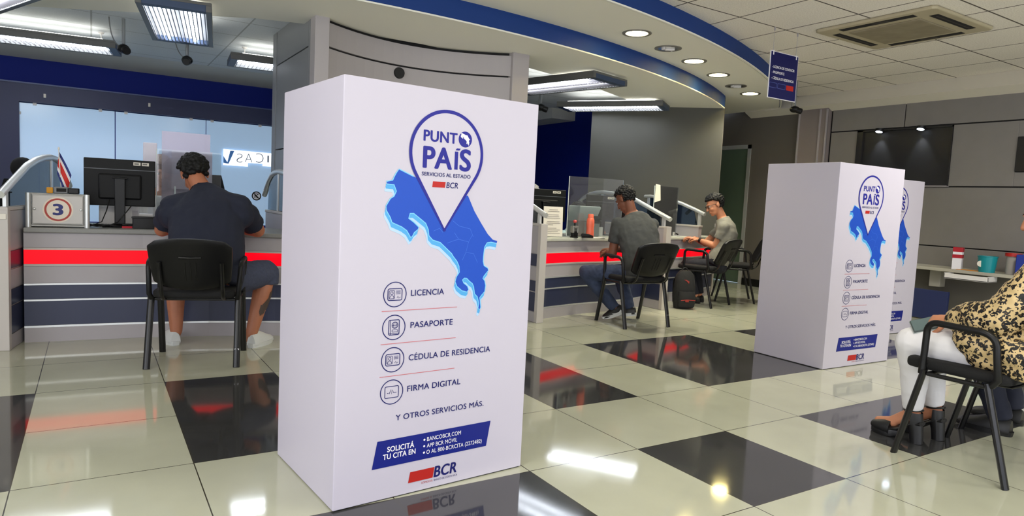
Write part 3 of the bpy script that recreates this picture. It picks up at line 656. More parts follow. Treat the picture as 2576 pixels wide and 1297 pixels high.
SIDEB = [(0.0, 0.098, LAM), (0.100, 0.281, LAMNAVY), (0.287, 0.390, LAMNAVY), (0.394, 0.520, LAM), (0.524, 0.640, LAMNAVY), (0.644, 0.900, LAM)]
def divider(label):
    t = thing('counter_divider', label, 'counter divider', group='counter dividers')
    q = MB(); q.box(-0.026, 0.026, 0.02, 1.55, 0, 0.90); q.build('core_panel', BEIGE, t)
    for s in (-1, 1):
        for z0, z1, m in SIDEB:
            q = MB(); q.box(min(0.024*s, 0.034*s), max(0.024*s, 0.034*s), 0.05, 1.53, z0+0.002, z1-0.002); q.build('side_panel', m, t)
    q = MB(); q.box(-0.037, 0.037, 0.0, 0.05, 0, 0.905); q.build('front_edge', BEIGE, t, bevel=0.004)
    q = MB(); q.box(-0.037, 0.037, 0.0, 1.55, 0.900, 0.922); q.build('top_rail', BEIGE, t, bevel=0.004)
    RP = [(-0.01, 1.000), (0.15, 1.055), (0.35, 1.125), (0.55, 1.195), (0.75, 1.240), (0.95, 1.268), (1.15, 1.280), (1.3, 1.274), (1.42, 1.255), (1.55, 1.20), (1.66, 1.13), (1.76, 1.06)]
    q = MB(); q.tube([(0, y, z) for y, z in RP], 0.025, N=14); q.build('guard_rail', ALU, t, smooth=True)
    for y, z in ((0.09, 1.03), (1.17, 1.27)):
        q = MB(); q.box(-0.011, 0.011, y-0.022, y+0.022, 0.92, z); q.build('post', ALU, t, bevel=0.003)
    q = MB(); pts = [(0.13, 0.925), (1.58, 0.925)] + [(y, z-0.02) for y, z in reversed(RP[1:10])] ; q.prism(pts, -0.004, 0.004, Matrix(((0, 0, 1, 0), (1, 0, 0, 0), (0, 1, 0, 0), (0, 0, 0, 1)))); q.build('glass_pane', GLASS, t)
    return t
dv = divider('grey divider with arched glass guard, at the left end beside the figure 3 sign'); dv.location = (-2.627, 3.065, 0); dv.rotation_euler = (0, 0, math.radians(-10.5))
for x, y, a, lab in ((-0.70, 2.93, 0, 'grey divider with arched glass guard, right of the navy polo shirt'),
                     (1.39, 2.85, 0, 'grey divider with sloping guard rail, directly right of the large display box'),
                     (3.22, 3.10, 0, 'grey divider with arched glass guard, between the two seated men')):
    copy_thing(dv, (x, y, 0), math.radians(a), lab)
t = thing('counter_guard', 'low guard with sloping white rail on the far counter, before the man in glasses', 'counter guard', (4.27, 3.62, 0.783), 0)
q = MB(); q.box(-0.028, 0.028, 0.0, 0.98, 0.0, 0.125); q.build('low_panel', LAM, t)
q = MB(); q.box(-0.036, 0.036, -0.01, 0.99, 0.125, 0.147); q.build('top_rail', BEIGE, t, bevel=0.004)
GR = [(-0.06, 0.285), (0.12, 0.345), (0.32, 0.405), (0.52, 0.450), (0.72, 0.480), (0.92, 0.492), (1.02, 0.488)]
q = MB(); q.tube([(0, y, z) for y, z in GR], 0.023, N=14); q.build('guard_rail', ALU, t, smooth=True)
for y, z in ((0.02, 0.31), (0.94, 0.485)):
    q = MB(); q.box(-0.011, 0.011, y-0.022, y+0.022, 0.147, z); q.build('post', ALU, t, bevel=0.003)
q = MB(); q.prism([(0.05, 0.15), (0.92, 0.15)] + [(y, z-0.02) for y, z in reversed(GR[1:6])], -0.004, 0.004, Matrix(((0, 0, 1, 0), (1, 0, 0, 0), (0, 1, 0, 0), (0, 0, 0, 1)))); q.build('glass_pane', GLASS, t)
q = MB(); q.box(5.018, 5.042, 4.028, 4.05, 0, 0.95); struct(q.build('trim_8', BEIGE))
q = MB(); q.box(-2.632, -2.600, 3.055, 3.059, 0.845, 0.880); tag(q.build('switch_plate', PAPER, bevel=0.002), 'tiny beige plate on the front edge of the left divider', 'plate')

# ================================================================== LAMPS
def fixture(label, loc, rz, L=1.40, W=0.50, rise=0.10, along=False):
    t = thing('hanging_light', label, 'ceiling light', loc, rz, 'suspended fluorescent lights')
    q = MB(); q.box(-W/2, W/2, -L/2, L/2, 0.034, 0.058); q.build('housing', FIXGREY, t, bevel=0.006)
    for s in (-1, 1):
        q = MB(); q.box(min(s*W/2, s*(W/2-0.04)), max(s*W/2, s*(W/2-0.04)), -L/2, L/2, -0.012, 0.036); q.build('side_rail', FIXGREY, t, bevel=0.003)
        q = MB(); q.tube([(s*0.14, -L/2+0.12, 0.068), (s*0.14, L/2-0.12, 0.068)], 0.012, N=10); q.build('uplight_tube', LAMPUP, t, smooth=True)
        q = MB(); q.box(-W/2+0.04, W/2-0.04, s*L/2-0.07*(s > 0), s*L/2+0.07*(s < 0), -0.012, 0.036); q.build('end_cap', FIXBLUE, t, bevel=0.003)
        q = MB(); q.tube([(s*0.105, -L/2+0.09, 0.016), (s*0.105, L/2-0.09, 0.016)], 0.013, N=12); q.build('lamp_tube', LAMP, t, smooth=True)
    q = MB(); q.box(-W/2+0.04, W/2-0.04, -L/2+0.06, L/2-0.06, 0.030, 0.034); q.build('reflector', mat('reflector_white', (235, 235, 235), 0.3), t)
    q = MB(); n = 34
    if along:
        for i in range(15):
            x = -W/2+0.05+(W-0.10)*i/14; q.box(x-0.004, x+0.004, -L/2+0.07, L/2-0.07, -0.012, 0.0)
    for i in range(0 if along else n):
        y = -L/2+0.08+(L-0.16)*i/(n-1); q.box(-W/2+0.05, W/2-0.05, y-0.0015, y+0.0015, -0.012, -0.001)
    if not along: q.box(-0.012, 0.012, -L/2+0.07, L/2-0.07, -0.012, 0.0)
    q.build('louvre', STEEL, t)
    for s in (-1, 1):
        q = MB(); q.tube([(0, s*(L/2-0.15), 0.05), (0, s*(L/2-0.15), 0.05+rise)], 0.006).lathe([(0.0, 0.05+rise), (0.03, 0.045+rise), (0.018, 0.03+rise), (0.0, 0.025+rise)], T(0, s*(L/2-0.15), 0)); q.build('suspension_rod', WHITE, t, smooth=True)
    return t
fixture('suspended fluorescent light with striped louvre, above the left counter, nearest the column', (-1.53, 4.02, 2.405), math.radians(-8.5), 1.36, 0.50, 0.04, True)
fixture('long suspended fluorescent light over the flag at the left edge', (-2.65, 5.85, 2.42), math.radians(-98), 1.5, 0.50, 0.12)
fixture('suspended fluorescent light cut by the top left corner', (-2.85, 4.30, 2.42), math.radians(22), 1.36, 0.45, 0.12)
fixture('suspended fluorescent light half hidden by the left side of the column', (-0.18, 5.35, 2.42), math.radians(-95), 1.5, 0.50, 0.12)
fixture('suspended fluorescent light with two bright tubes, right of the column', (2.24, 3.95, 2.405), math.radians(15), 1.40, 0.60, 0.04)
fixture('suspended fluorescent light in front of the grey diagonal wall', (3.70, 4.75, 2.405), math.radians(35), 1.40, 0.50, 0.04)
DLS = [(1.96, 2.40), (2.56, 2.62), (3.15, 2.84), (3.87, 3.15), (4.54, 3.46), (5.08, 3.68)]
DLL = ['lit round downlight nearest the camera, largest in the curved soffit', 'unlit round downlight next to the largest lit one', 'lit round downlight, third along the curved soffit',
       'lit round downlight, fourth along the curved soffit, greenish white', 'unlit round downlight left of the hanging blue sign', 'lit round downlight last in the row, by the hanging blue sign']
for i, (x, y) in enumerate(DLS):
    t = thing('downlight', DLL[i], 'downlight', (x, y, 2.65), 0, 'round downlights in the curved soffit')
    q = MB(); q.lathe([(0.098, 0.0), (0.098, -0.006), (0.128, -0.006), (0.130, 0.0)], N=36); q.build('trim_ring', mat('ring_grey', (126, 122, 112), 0.35), t, smooth=True)
    off = i in (1, 4)
    if not off:
        q = MB(); q.lathe([(0.0, -0.003), (0.098, -0.003)], N=36); q.build('lamp_disc', LAMPY, t)
        l = bpy.data.lights.new('downlight_lamp', 'SPOT'); l.energy = 88; l.spot_size = math.radians(125); l.spot_blend = 0.7; l.shadow_soft_size = 0.09; l.color = (1.0, 0.95, 0.78)
        o = bpy.data.objects.new('downlight_lamp', l); COL.objects.link(o); o.location = (x, y, 2.64)
    else:
        q = MB(); q.lathe([(0.0, -0.0015), (0.05, -0.0025), (0.098, -0.004)], N=36); q.build('reflector', LAMPOFF, t)
        q = MB(); q.tube([(-0.06, -0.01, -0.010), (-0.02, 0.015, -0.012), (0.02, -0.012, -0.012), (0.06, 0.012, -0.010)], 0.011); q.tube([(-0.055, 0.03, -0.010), (0.055, -0.03, -0.010)], 0.010); q.build('lamp_coil', WHITE, t, smooth=True)
# unseen fill panels added overhead, behind and beside the camera
for i, (x, y) in enumerate(FILL_PANELS):
    t = thing('fill_panel', 'unseen ceiling panel added to light the waiting area', 'ceiling light', (x, y, 2.80), 0, 'added ceiling panels')
    q = MB(); q.box(-0.60, 0.60, -0.30, 0.30, -0.012, 0.0); q.build('frame', WHITE, t)
    q = MB(); q.box(-0.56, 0.56, -0.26, 0.26, -0.016, -0.012); q.build('fill_panel_diffuser', mat('fill_panel_diffuser', (250, 250, 245), 0.5, emit=2.0, ecol=(255, 250, 235)), t)

# ================================================================== CEILING THINGS
# cassette air conditioner
t = thing('ceiling_air_conditioner', 'beige square cassette air conditioner in the tiled ceiling at upper right', 'air conditioner', (3.92, 1.15, 2.80), 0)
AC = mat('ac_beige', (188, 178, 150), 0.6, noise=0.12, nscale=5); ACG = mat('ac_grille', (150, 140, 116), 0.7, noise=0.2, nscale=9)
q = MB(); n = 4; fw, fh = 0.49, 0.525
q.prism([(-fw, -fh+0.03), (-fw+0.03, -fh), (fw-0.03, -fh), (fw, -fh+0.03), (fw, fh-0.03), (fw-0.03, fh), (-fw+0.03, fh), (-fw, fh-0.03)], -0.03, 0.0); q.build('frame', AC, t, bevel=0.02, segs=3)
q = MB(); q.box(-0.29, 0.29, -0.31, 0.31, -0.042, -0.028)
q.build('intake_grille', ACG, t, bevel=0.01)
for dx, dy, hx, hy in ((0, 0.42, 0.31, 0.035), (0, -0.42, 0.31, 0.035), (-0.395, 0, 0.035, 0.32), (0.395, 0, 0.035, 0.32)):
    q = MB(); q.box(dx-hx, dx+hx, dy-hy, dy+hy, -0.0325, -0.029); sl = q.build('air_slot', DARKGAP, t)
    q = MB(); q.box(dx-hx*0.9, dx+hx*0.9, dy-hy*0.35, dy+hy*0.1, -0.0345, -0.0325); q.build('louvre_flap', mat('flap_dark', (50, 46, 40), 0.6), sl)
# hanging sign
t = thing('hanging_sign', 'dark blue hanging sign listing three services, wired to the tiled ceiling', 'sign', (3.08, 1.85, 2.17), 0)
SIGN = mat('sign_blue', (17, 21, 82), 0.4, spec=0.3)
FS = lambda x, z, l: (x, -0.006-l, z)
q = MB(); q.box(0, 0.40, -0.004, 0.004, 0, 0.42); q.build('sign_board', PRINTW, t)
q = MB(); q.box(0.006, 0.394, -0.006, -0.004, 0.006, 0.414); q.build('sign_face', SIGN, t)
for body, z in (('- LICENCIA DE CONDUCIR', 0.270), ('- PASAPORTE', 0.222), ('- CÉDULA DE RESIDENCIA', 0.170)):
    lettering('lettering', body, 0.03, z, 0.013*len(body)+0.035, 0.022, PRINTW, t, FS, 0.02)
p = Print(FS).frame(0.008, 0.112, 0.095, 0.138, 0.003, r=0.004).frame(0.125, 0.235, 0.095, 0.138, 0.003, r=0.004); p.build('outline_blocks', mat('sign_outline', (86, 100, 176), 0.4), t)
Print(FS).rect(0.25, 0.355, 0.093, 0.138).build('red_block', RED, t)
for x in (0.035, 0.365):
    q = MB(); q.box(x-0.006, x+0.006, -0.008, 0.008, 0.385, 0.425); q.build('clip', PRINTW, t)
    q = MB(); q.tube([(x, 0, 0.42), (x, 0, 0.628)], 0.0018, N=6).box(x-0.005, x+0.005, -0.005, 0.005, 0.60, 0.63); q.build('hanging_wire', LAM, t)
# security cameras on ceiling stems
def sec_cam(label, loc, top, rz=0.0, s=1.0):
    t = thing('security_camera', label, 'camera', loc, rz, 'black ceiling cameras')
    q = MB(); q.tube([(0, 0, 0.045), (0, 0, top-loc[2])], 0.014*s, N=10); q.build('stem', mat('stem_grey', (132, 136, 140), 0.5), t, smooth=True)
    q = MB(); q.ell((0, 0.0, 0.0), (0.050*s, 0.060*s, 0.042*s)); q.lathe([(0.036*s, 0.0), (0.036*s, 0.05*s), (0.030*s, 0.06*s)], T(0, -0.03*s, -0.012*s) @ RX(PI/2+0.3)); q.build('camera_body', BLACKPL, t, smooth=True)
    q = MB(); q.tube(bez((0.0, 0.03, 0.02), (-0.10*s, 0.02, 0.02), (-0.12*s, 0.0, top-loc[2]-0.01), 10), 0.005, N=6); q.build('cable', mat('cable_grey', (110, 112, 114), 0.5), t, smooth=True)
    return t
sec_cam('black security camera on a stem, beside the left striped light', (-1.89, 5.02, 2.33), 2.60, 0.3)
sec_cam('black security camera on a stem, below the middle striped light', (-1.36, 5.04, 2.31), 2.60, -0.2)
sec_cam('black security camera below the lights right of the column', (2.62, 4.85, 2.30), 2.60, 0.9)
sec_cam('small black security camera below the hanging blue sign', (5.43, 3.26, 2.45), 2.80, 0.4)

# ================================================================== BACK GLASS WALL (left)
t = thing('glass_partition', 'pale blue backlit glass wall in a navy frame, behind the left teller', 'glass wall', (-2.93, 7.45, 0), 0)
inv = Matrix.Translation(-Vector(t.location))
def gp(name, m, x0, x1, z0, z1, y0=7.46, y1=7.48, bev=0.0, parent=t, iv=inv):
    q = MB(); q.box(x0, x1, y0, y1, z0, z1); return q.build(name, m, parent, inv=iv, bevel=bev)
gp('frame_header', NAVY, -3.03, 0.6, 1.985, 2.19, 7.40, 7.60); gp('frame_post', NAVY, -3.03, -2.845, 0, 1.985, 7.40, 7.60)
gp('frame_cap', mat('navy_edge', (60, 74, 124), 0.35), -3.04, 0.6, 2.19, 2.205, 7.39, 7.60)
gp('base_panel', BLUE_WALL, -2.845, 0.6, 0.0, 0.62, 7.44, 7.58)
for x0, x1 in ((-2.845, -1.90), (-1.89, -0.875), (-0.865, 0.6)): gp('glass_panel', LIGHTBOX, x0, x1, 0.62, 1.975)
for x in (-2.70, -2.05, -1.78, -1.05, -0.80, -0.2): gp('glass_clip', WHITE, x-0.018, x+0.018, 1.955, 1.985, 7.44, 7.47)
for x, z in ((-2.60, 2.07), (-1.53, 2.09)): gp('wall_spot', PAPER, x-0.012, x+0.012, z-0.022, z+0.022, 7.385, 7.40)
gp('glass_clip', WHITE, -2.855, -2.83, 1.84, 1.87, 7.43, 7.46)
# reflection of a sign in the blue glass, built as a glowing board
t = thing('sign_reflection', 'reflection of a white sign with mirrored grey letters and a blue V, built onto the blue glass', 'sign', (-0.66, 7.44, 1.41), 0)
FM = lambda x, z, l: (x, -0.004-l, z)
q = MB(); q.prism([(0, 0.0), (0.31, 0.0), (0.31, 0.05), (0.50, 0.05), (0.50, 0.02), (0.62, 0.02), (0.62, 0.20), (0, 0.21)], -0.004, 0.004, RX(PI/2)); q.build('sign_board', mat('reflected_white', (245, 248, 255), 0.4, emit=0.7, ecol=(245, 250, 255)), t)  # glow paints the brightness of the reflected sign
GL = mat('reflected_letter_grey', (120, 130, 150), 0.5)
lettering('letter', 'S', 0.165, 0.045, 0.075, 0.12, GL, t, FM, -0.02, mirror=True)
lettering('letter', 'A', 0.27, 0.055, 0.095, 0.12, GL, t, FM, -0.02)
lettering('letter', 'C', 0.41, 0.06, 0.10, 0.13, GL, t, FM, -0.02, mirror=True)
lettering('letter', 'I', 0.56, 0.07, 0.02, 0.10, GL, t, FM, -0.02)
Print(FM).poly([(0.0, 0.12), (0.05, 0.04), (0.085, 0.195), (0.135, 0.195), (0.065, 0.02), (0.0, 0.03)]).build('blue_stroke', mat('stroke_blue', (84, 150, 228), 0.4), t)
# round no-phone sticker
t = thing('prohibition_sticker', 'round white and black prohibition sticker on the blue glass, right of the navy polo shirt', 'sticker', (-0.232, 7.452, 1.02), 0)
FP = lambda x, z, l: (x, -l, z)
q = MB(); q.lathe([(0.0, 0.0), (0.062, 0.0), (0.062, 0.004), (0.0, 0.004)], RX(PI/2)); q.build('disc', PRINTW, t)
Print(FP).circle((0, 0), 0.055, 0.014, 0.006).build('ring', DARKGAP, t)
Print(FP).stroke([(-0.045, 0.045), (0.045, -0.045)], 0.012, lift=0.006).stroke([(-0.02, -0.03), (-0.02, 0.03), (0.014, 0.03)], 0.010, lift=0.006).stroke([(0.03, 0.03), (-0.015, 0.0), (0.02, -0.03)], 0.010, lift=0.006).build('pictogram', DARKGAP, t)

# ================================================================== RIGHT WALL THINGS
t = thing('display_niche', 'large black framed display panel with two small spotlights on the grey wall', 'wall panel', (6.44, 2.425, 1.9), 0)
NB = mat('niche_black', (34, 33, 34), 0.35, spec=0.4)
q = MB(); q.box(0.02, 0.03, -0.575, 0.575, -0.345, 0.352); q.build('back_panel', NB, t)
q = MB(); q.box(-0.012, 0.03, -0.583, -0.573, -0.355, 0.36).box(-0.012, 0.03, 0.505, 0.583, -0.355, 0.36).box(-0.012, 0.03, -0.583, 0.583, 0.34, 0.36); q.build('frame', NB, t)
q = MB(); q.box(-0.03, 0.03, -0.583, 0.583, -0.365, -0.352); q.build('sill', LAM, t)
for y in (0.27, -0.24):
    q = MB(); q.lathe([(0.0, 0.0), (0.045, 0.0), (0.052, 0.03), (0.0, 0.03)], T(-0.055, y, 0.325) @ RY(0.25)); sp = q.build('spotlight', BLACKPL, t, smooth=True)
    q = MB(); q.lathe([(0.0, -0.002), (0.040, -0.002)], T(-0.055, y, 0.325) @ RY(0.25)); q.build('lens', mat('spot_lens', (240, 245, 255), 0.3, emit=6, ecol=(225, 238, 255)), sp)
    l = bpy.data.lights.new('spot_light', 'SPOT'); l.energy = 9; l.spot_size = math.radians(62); l.spot_blend = 0.8; l.shadow_soft_size = 0.02; l.color = (0.85, 0.93, 1.0)
    o = bpy.data.objects.new('spot_light', l); COL.objects.link(o); o.location = (6.44-0.062, 2.425+y, 1.9+0.318); o.rotation_euler = (0, math.radians(-14), 0)
q = MB(); q.box(6.425, 6.46, 0.32, 1.17, 1.705, 2.08); tag(q.build('black_wall_panel', NB, bevel=0.004), 'black wall panel cut by the right edge of the picture', 'wall panel')
t = thing('wall_shelf', 'pale grey shelf along the right wall, under the grey panels', 'shelf', (6.15, 0.7, 0.0), 0)
SH = mat('shelf_grey', (176, 172, 158), 0.5)
q = MB(); q.box(-0.16, 0.295, -1.6, 1.6, 0.565, 0.60); q.build('board', SH, t, bevel=0.004)
for y in (1.04, -1.0):
    q = MB(); q.box(0.0, 0.12, y-0.06, y+0.06, 0.37, 0.565); q.build('bracket', SH, t, bevel=0.004)
q = MB(); q.box(0.12, 0.295, -1.6, 1.6, 0.0, 0.565); q.build('back_panel', mat('shelf_dark', (96, 92, 84), 0.6), t)
t = thing('tray', 'clear pale tray hanging under the front of the wall shelf', 'tray', (5.98, 1.30, 0.50), 0)
q = MB(); q.box(-0.10, 0.10, -0.22, 0.22, 0.0, 0.015); q.build('bottom', WHITE, t, bevel=0.004)
q = MB(); q.box(-0.10, -0.09, -0.22, 0.22, 0.0, 0.058).box(-0.10, 0.10, -0.22, -0.21, 0.0, 0.063).box(-0.10, 0.10, 0.21, 0.22, 0.0, 0.063); q.build('rim', WHITE, t, bevel=0.003)
t = thing('milk_carton', 'red and white printed carton standing on the wall shelf', 'carton', (6.10, 1.495, 0.60), 0.25)
q = MB(); q.box(-0.045, 0.045, -0.045, 0.045, 0, 0.235); q.build('carton_body', PRINTW, t, bevel=0.003)
q = MB(); q.box(-0.047, 0.047, -0.047, 0.047, 0.195, 0.245).box(-0.047, 0.047, -0.047, 0.047, 0.125, 0.165); q.build('red_band', mat('carton_red', (176, 24, 40), 0.45), t, bevel=0.002)
t = thing('bucket', 'teal plastic bucket with a round pale label on the wall shelf', 'bucket', (6.08, 1.19, 0.60), 0)
q = MB(); q.lathe([(0.0, 0.0), (0.075, 0.0), (0.092, 0.165), (0.097, 0.168), (0.097, 0.175), (0.088, 0.175), (0.072, 0.01), (0.0, 0.01)]); q.build('pail', TEAL, t, smooth=True)
q = MB(); q.lathe([(0.0, 0.0), (0.033, 0.0), (0.033, 0.003), (0.0, 0.003)], T(-0.078, 0.03, 0.09) @ RY(-PI/2-0.1) @ RX(0.3)); q.build('label', PAPER, t)
t = thing('jar', 'pale jar with a red lid beside the teal bucket', 'jar', (6.16, 0.985, 0.60), 0)
q = MB(); q.lathe([(0.0, 0.0), (0.06, 0.0), (0.06, 0.19), (0.0, 0.19)]); q.build('jar_body', mat('jar_grey', (170, 164, 158), 0.4), t, smooth=True)
q = MB(); q.lathe([(0.0, 0.19), (0.075, 0.19), (0.075, 0.225), (0.0, 0.225)]); q.build('lid', mat('lid_red', (186, 40, 34), 0.4), t, smooth=True)
q = MB(); q.box(6.0, 6.2, 0.66, 0.90, 0.60, 0.82); tag(q.build('storage_box', mat('crate_blue', (36, 56, 150), 0.45), bevel=0.008), 'bright blue plastic box at the right end of the visible shelf', 'box')
for k, (dy, dz, a) in enumerate(((0.0, 0.6, 0.02), (0.04, 0.6, -0.05))):
    q = MB(); q.tube([(0, -0.11, 0.004), (0, 0.10, 0.004)], 0.004, N=6); q.tube([(0, 0.10, 0.004), (0, 0.115, 0.004)], [0.004, 0.0008], N=6)
    o = q.build('pencil', mat('pencil_orange', (214, 140, 50), 0.5), smooth=True); o.location = (6.03+dy, 1.36, dz); o.rotation_euler = (0, 0, a)
    tag(o, ('orange pencil lying nearest the edge of the wall shelf', 'orange pencil lying behind another on the wall shelf')[k], 'pencil', 'pencils on the shelf')
q = MB(); q.box(5.93, 5.97, 1.48, 1.98, 0.012, 0.345).box(5.91, 5.99, 1.50, 1.56, 0, 0.02).box(5.91, 5.99, 1.90, 1.96, 0, 0.02); tag(q.build('low_screen', mat('screen_blue', (26, 38, 84), 0.6), bevel=0.004), 'low dark blue panel standing under the wall shelf', 'panel')

# ================================================================== THINGS ON THE LEFT COUNTER
ZT = 0.783
t = thing('number_sign', 'grey metal box sign with the figure 3 in a red ring, on the left counter', 'sign', (-2.335, 3.40, ZT), math.radians(-2))
FN = lambda x, z, l: (x, -0.062-l, z)
SG = mat('sign_metal', (158, 156, 150), 0.35, 0.5)
q = MB(); q.box(-0.15, 0.15, -0.055, 0.055, 0.018, 0.225); q.build('box_body', SG, t, bevel=0.004)
q = MB(); q.box(-0.145, 0.145, -0.062, -0.054, 0.025, 0.218); q.build('front_plate', mat('plate_metal', (172, 168, 162), 0.4, 0.4), t, bevel=0.003)
q = MB(); q.box(-0.165, 0.165, -0.05, 0.05, 0.004, 0.018); q.build('bottom_rail', SG, t, bevel=0.004)
q = MB(); q.box(-0.165, 0.165, -0.05, 0.05, 0.222, 0.232); q.build('top_rail', SG, t, bevel=0.004)
for s in (-1, 1):
    q = MB(); q.tube([(s*0.168, -0.05, 0.0), (s*0.168, -0.05, 0.232)], 0.017, N=14); q.build('corner_post', ALU, t, smooth=True)
    q = MB(); q.ell((s*0.133, -0.066, 0.125), (0.009, 0.006, 0.009), seg=10); q.build('screw', ALU, t, smooth=True)
Print(FN).disc((0.0, 0.122), 0.088, 0.001, 48).build('round_face', mat('cream', (226, 214, 196), 0.5), t)
Print(FN).circle((0.0, 0.122), 0.072, 0.012, 0.002).build('red_ring', mat('ring_red', (170, 54, 42), 0.5), t)
lettering('figure', '3', -0.031, 0.087, 0.062, 0.072, mat('figure_blue', (28, 36, 110), 0.5), t, FN, 0.045, lift=0.002)
# things on top of it
t = thing('stamp_printer', 'black and grey small office device on top of the figure 3 sign', 'office device', (-2.30, 3.42, ZT+0.233), math.radians(-4))
q = MB(); q.box(-0.06, 0.02, -0.035, 0.035, 0, 0.045); q.build('grey_body', mat('device_grey', (120, 122, 124), 0.4), t, bevel=0.006)
q = MB(); q.box(0.02, 0.085, -0.03, 0.035, 0, 0.04); q.build('black_body', BLACKPL, t, bevel=0.006)
q = MB(); q.box(-0.045, 0.012, -0.038, -0.034, 0.012, 0.036); q.build('slot', DARKGAP, t)
q = MB(); q.box(-0.10, -0.062, -0.03, 0.02, 0, 0.04); tag(q.build('sponge', mat('sponge_ochre', (214, 150, 46), 0.8), bevel=0.005), 'ochre yellow block at the left end on top of the figure 3 sign', 'sponge').location = (-2.305, 3.42, ZT+0.233)
t = thing('desk_flag', 'small red, white and blue striped flag on a stand above the figure 3 sign', 'flag', (-2.325, 3.52, ZT), 0)
q = MB(); q.box(-0.04, 0.04, -0.03, 0.03, 0.0, 0.24); q.build('plinth', BLACKPL, t, bevel=0.004)
q = MB(); q.lathe([(0.0, 0.24), (0.034, 0.24), (0.030, 0.262), (0.012, 0.272), (0.0, 0.272)]); q.build('base', WHITE, t, smooth=True)
q = MB(); q.tube([(0, 0, 0.265), (-0.012, 0, 0.54)], 0.003, N=6).ell((-0.012, 0, 0.545), (0.006, 0.006, 0.012), seg=8); q.build('staff', PAPER, t, smooth=True)
fc = {'b': mat('flag_blue', (40, 50, 120), 0.7), 'w': mat('flag_white', (232, 228, 230), 0.7), 'r': mat('flag_red', (208, 44, 36), 0.7)}
P0, P1 = Vector((-0.012, 0, 0.525)), Vector((-0.016, 0, 0.30))
def flagpt(u, v):   # u across stripes, v along fly; hanging in a fold
    a = Vector((-0.012-0.012*u, 0.0, 0.53-0.16*u)); drop = Vector((0.075*v, 0.022*math.sin(v*5.0+u*2), -0.145*v-0.02*v*v))
    return a + drop + Vector((-0.02*u*v, 0, 0))
for nm, u0, u1, k in (('blue_stripe', 0.0, 0.17, 'b'), ('white_stripe', 0.17, 0.33, 'w'), ('red_stripe', 0.33, 0.67, 'r'), ('white_stripe', 0.67, 0.83, 'w'), ('blue_stripe', 0.83, 1.0, 'b')):
    q = MB(); N = 10
    g = [[q.bm.verts.new(flagpt(u, i/N)) for u in (u0, u1)] for i in range(N+1)]
    for i in range(N): q.bm.faces.new((g[i][0], g[i+1][0], g[i+1][1], g[i][1]))
    q.build(nm, fc[k], t, smooth=True)
def monitor(label, loc, rz, w, h, z0, sticker=0.10, stand=True):
    t = thing('monitor', label, 'monitor', loc, rz, 'computer monitors seen from behind')
    q = MB(); q.box(-w/2, w/2, -0.012, 0.014, z0, z0+h); q.build('screen_shell', SCREEN, t, bevel=0.006)
    q = MB(); q.box(-w/2, w/2, -0.0135, -0.011, z0+h-0.078, z0+h-0.073); q.build('shell_seam', mat('seam_grey', (92, 96, 102), 0.4), t)
    q = MB(); q.box(-w*0.30, w*0.30, -0.034, -0.010, z0+0.05, z0+h-0.11); q.build('rear_bulge', SCREEN, t, bevel=0.012)
    for k in (0, 1):
        q = MB(); q.box(sticker+k*0.055, sticker+0.047+k*0.055, -0.0145, -0.0118, z0+h-0.040, z0+h-0.016); st = q.build('asset_sticker', PAPER, t, bevel=0.001)
        q = MB(); q.box(sticker+0.006+k*0.055, sticker+0.036+k*0.055, -0.0152, -0.0143, z0+h-0.033, z0+h-0.022); q.build('sticker_print', mat('print_grey', (120, 118, 112), 0.6), st)
    if stand:
        q = MB(); q.box(-0.035, 0.035, -0.06, -0.034, 0.01, z0+h*0.62); q.build('stand_neck', BLACKPL, t, bevel=0.006)
        q = MB(); q.box(-0.05, 0.05, -0.07, -0.034, z0+h*0.58, z0+h*0.61); q.build('stand_hinge', BLACKPL, t, bevel=0.004)
        q = MB(); q.box(-0.11, 0.11, -0.11, 0.09, 0.0, 0.012); q.build('stand_foot', BLACKPL, t, bevel=0.005)
    return t
monitor('black monitor seen from behind, on a tall stand beside the figure 3 sign', (-1.96, 3.58, ZT), math.radians(-4), 0.46, 0.345, 0.155, 0.085)
t = thing('cable_bundle', 'tangle of black cables at the foot of the left monitor', 'cable', (-2.05, 3.40, ZT), 0)
rnd = random.Random(3)
for k in range(6):
    q = MB(); p0 = Vector((-0.10+0.03*k, 0.04, 0.004)); pts = [p0 + Vector((0.10*math.sin(j*0.9+k), 0.05*math.cos(j*1.1+k*2)-0.01*j*0, 0.006+0.008*((j+k) % 3))) for j in range(9)]
    if k < 2: pts = [Vector((0.02+0.14*k, 0.13, 0.20-0.04*k)), Vector((0.0+0.13*k, 0.08, 0.12)), Vector((-0.03+0.1*k, 0.05, 0.04))] + pts
    q.tube(pts, 0.004, N=6); q.build('cable', BLACKPL, t, smooth=True)
t = thing('desk_tray', 'black plastic desk tray on the left counter, before the navy polo shirt', 'tray', (-1.81, 3.42, ZT), math.radians(-3))
q = MB()
q.prism([(-0.075, -0.05), (0.075, -0.05), (0.075, 0.05), (-0.075, 0.05)], 0, 0.006)
for x0, x1, y0, y1 in ((-0.078, -0.068, -0.055, 0.055), (0.068, 0.078, -0.055, 0.055), (-0.078, 0.078, -0.055, -0.046), (-0.078, 0.078, 0.046, 0.055)): q.box(x0, x1, y0, y1, 0, 0.085)
q.build('tray_body', BLACKPL, t, bevel=0.003)
q = MB(); q.box(-0.084, 0.084, -0.061, -0.053, 0.074, 0.088); q.build('tray_lip', BLACKPL, t, bevel=0.003)
t = thing('printer', 'white printer behind the left monitor and black desk tray', 'printer', (-1.93, 3.78, ZT), math.radians(-5))
q = MB(); q.box(-0.16, 0.10, -0.08, 0.10, 0, 0.155); q.build('printer_body', WHITE, t, bevel=0.012)
q = MB(); q.box(0.10, 0.20, -0.06, 0.08, 0.075, 0.095); q.build('paper_tray', WHITE, t, bevel=0.004)
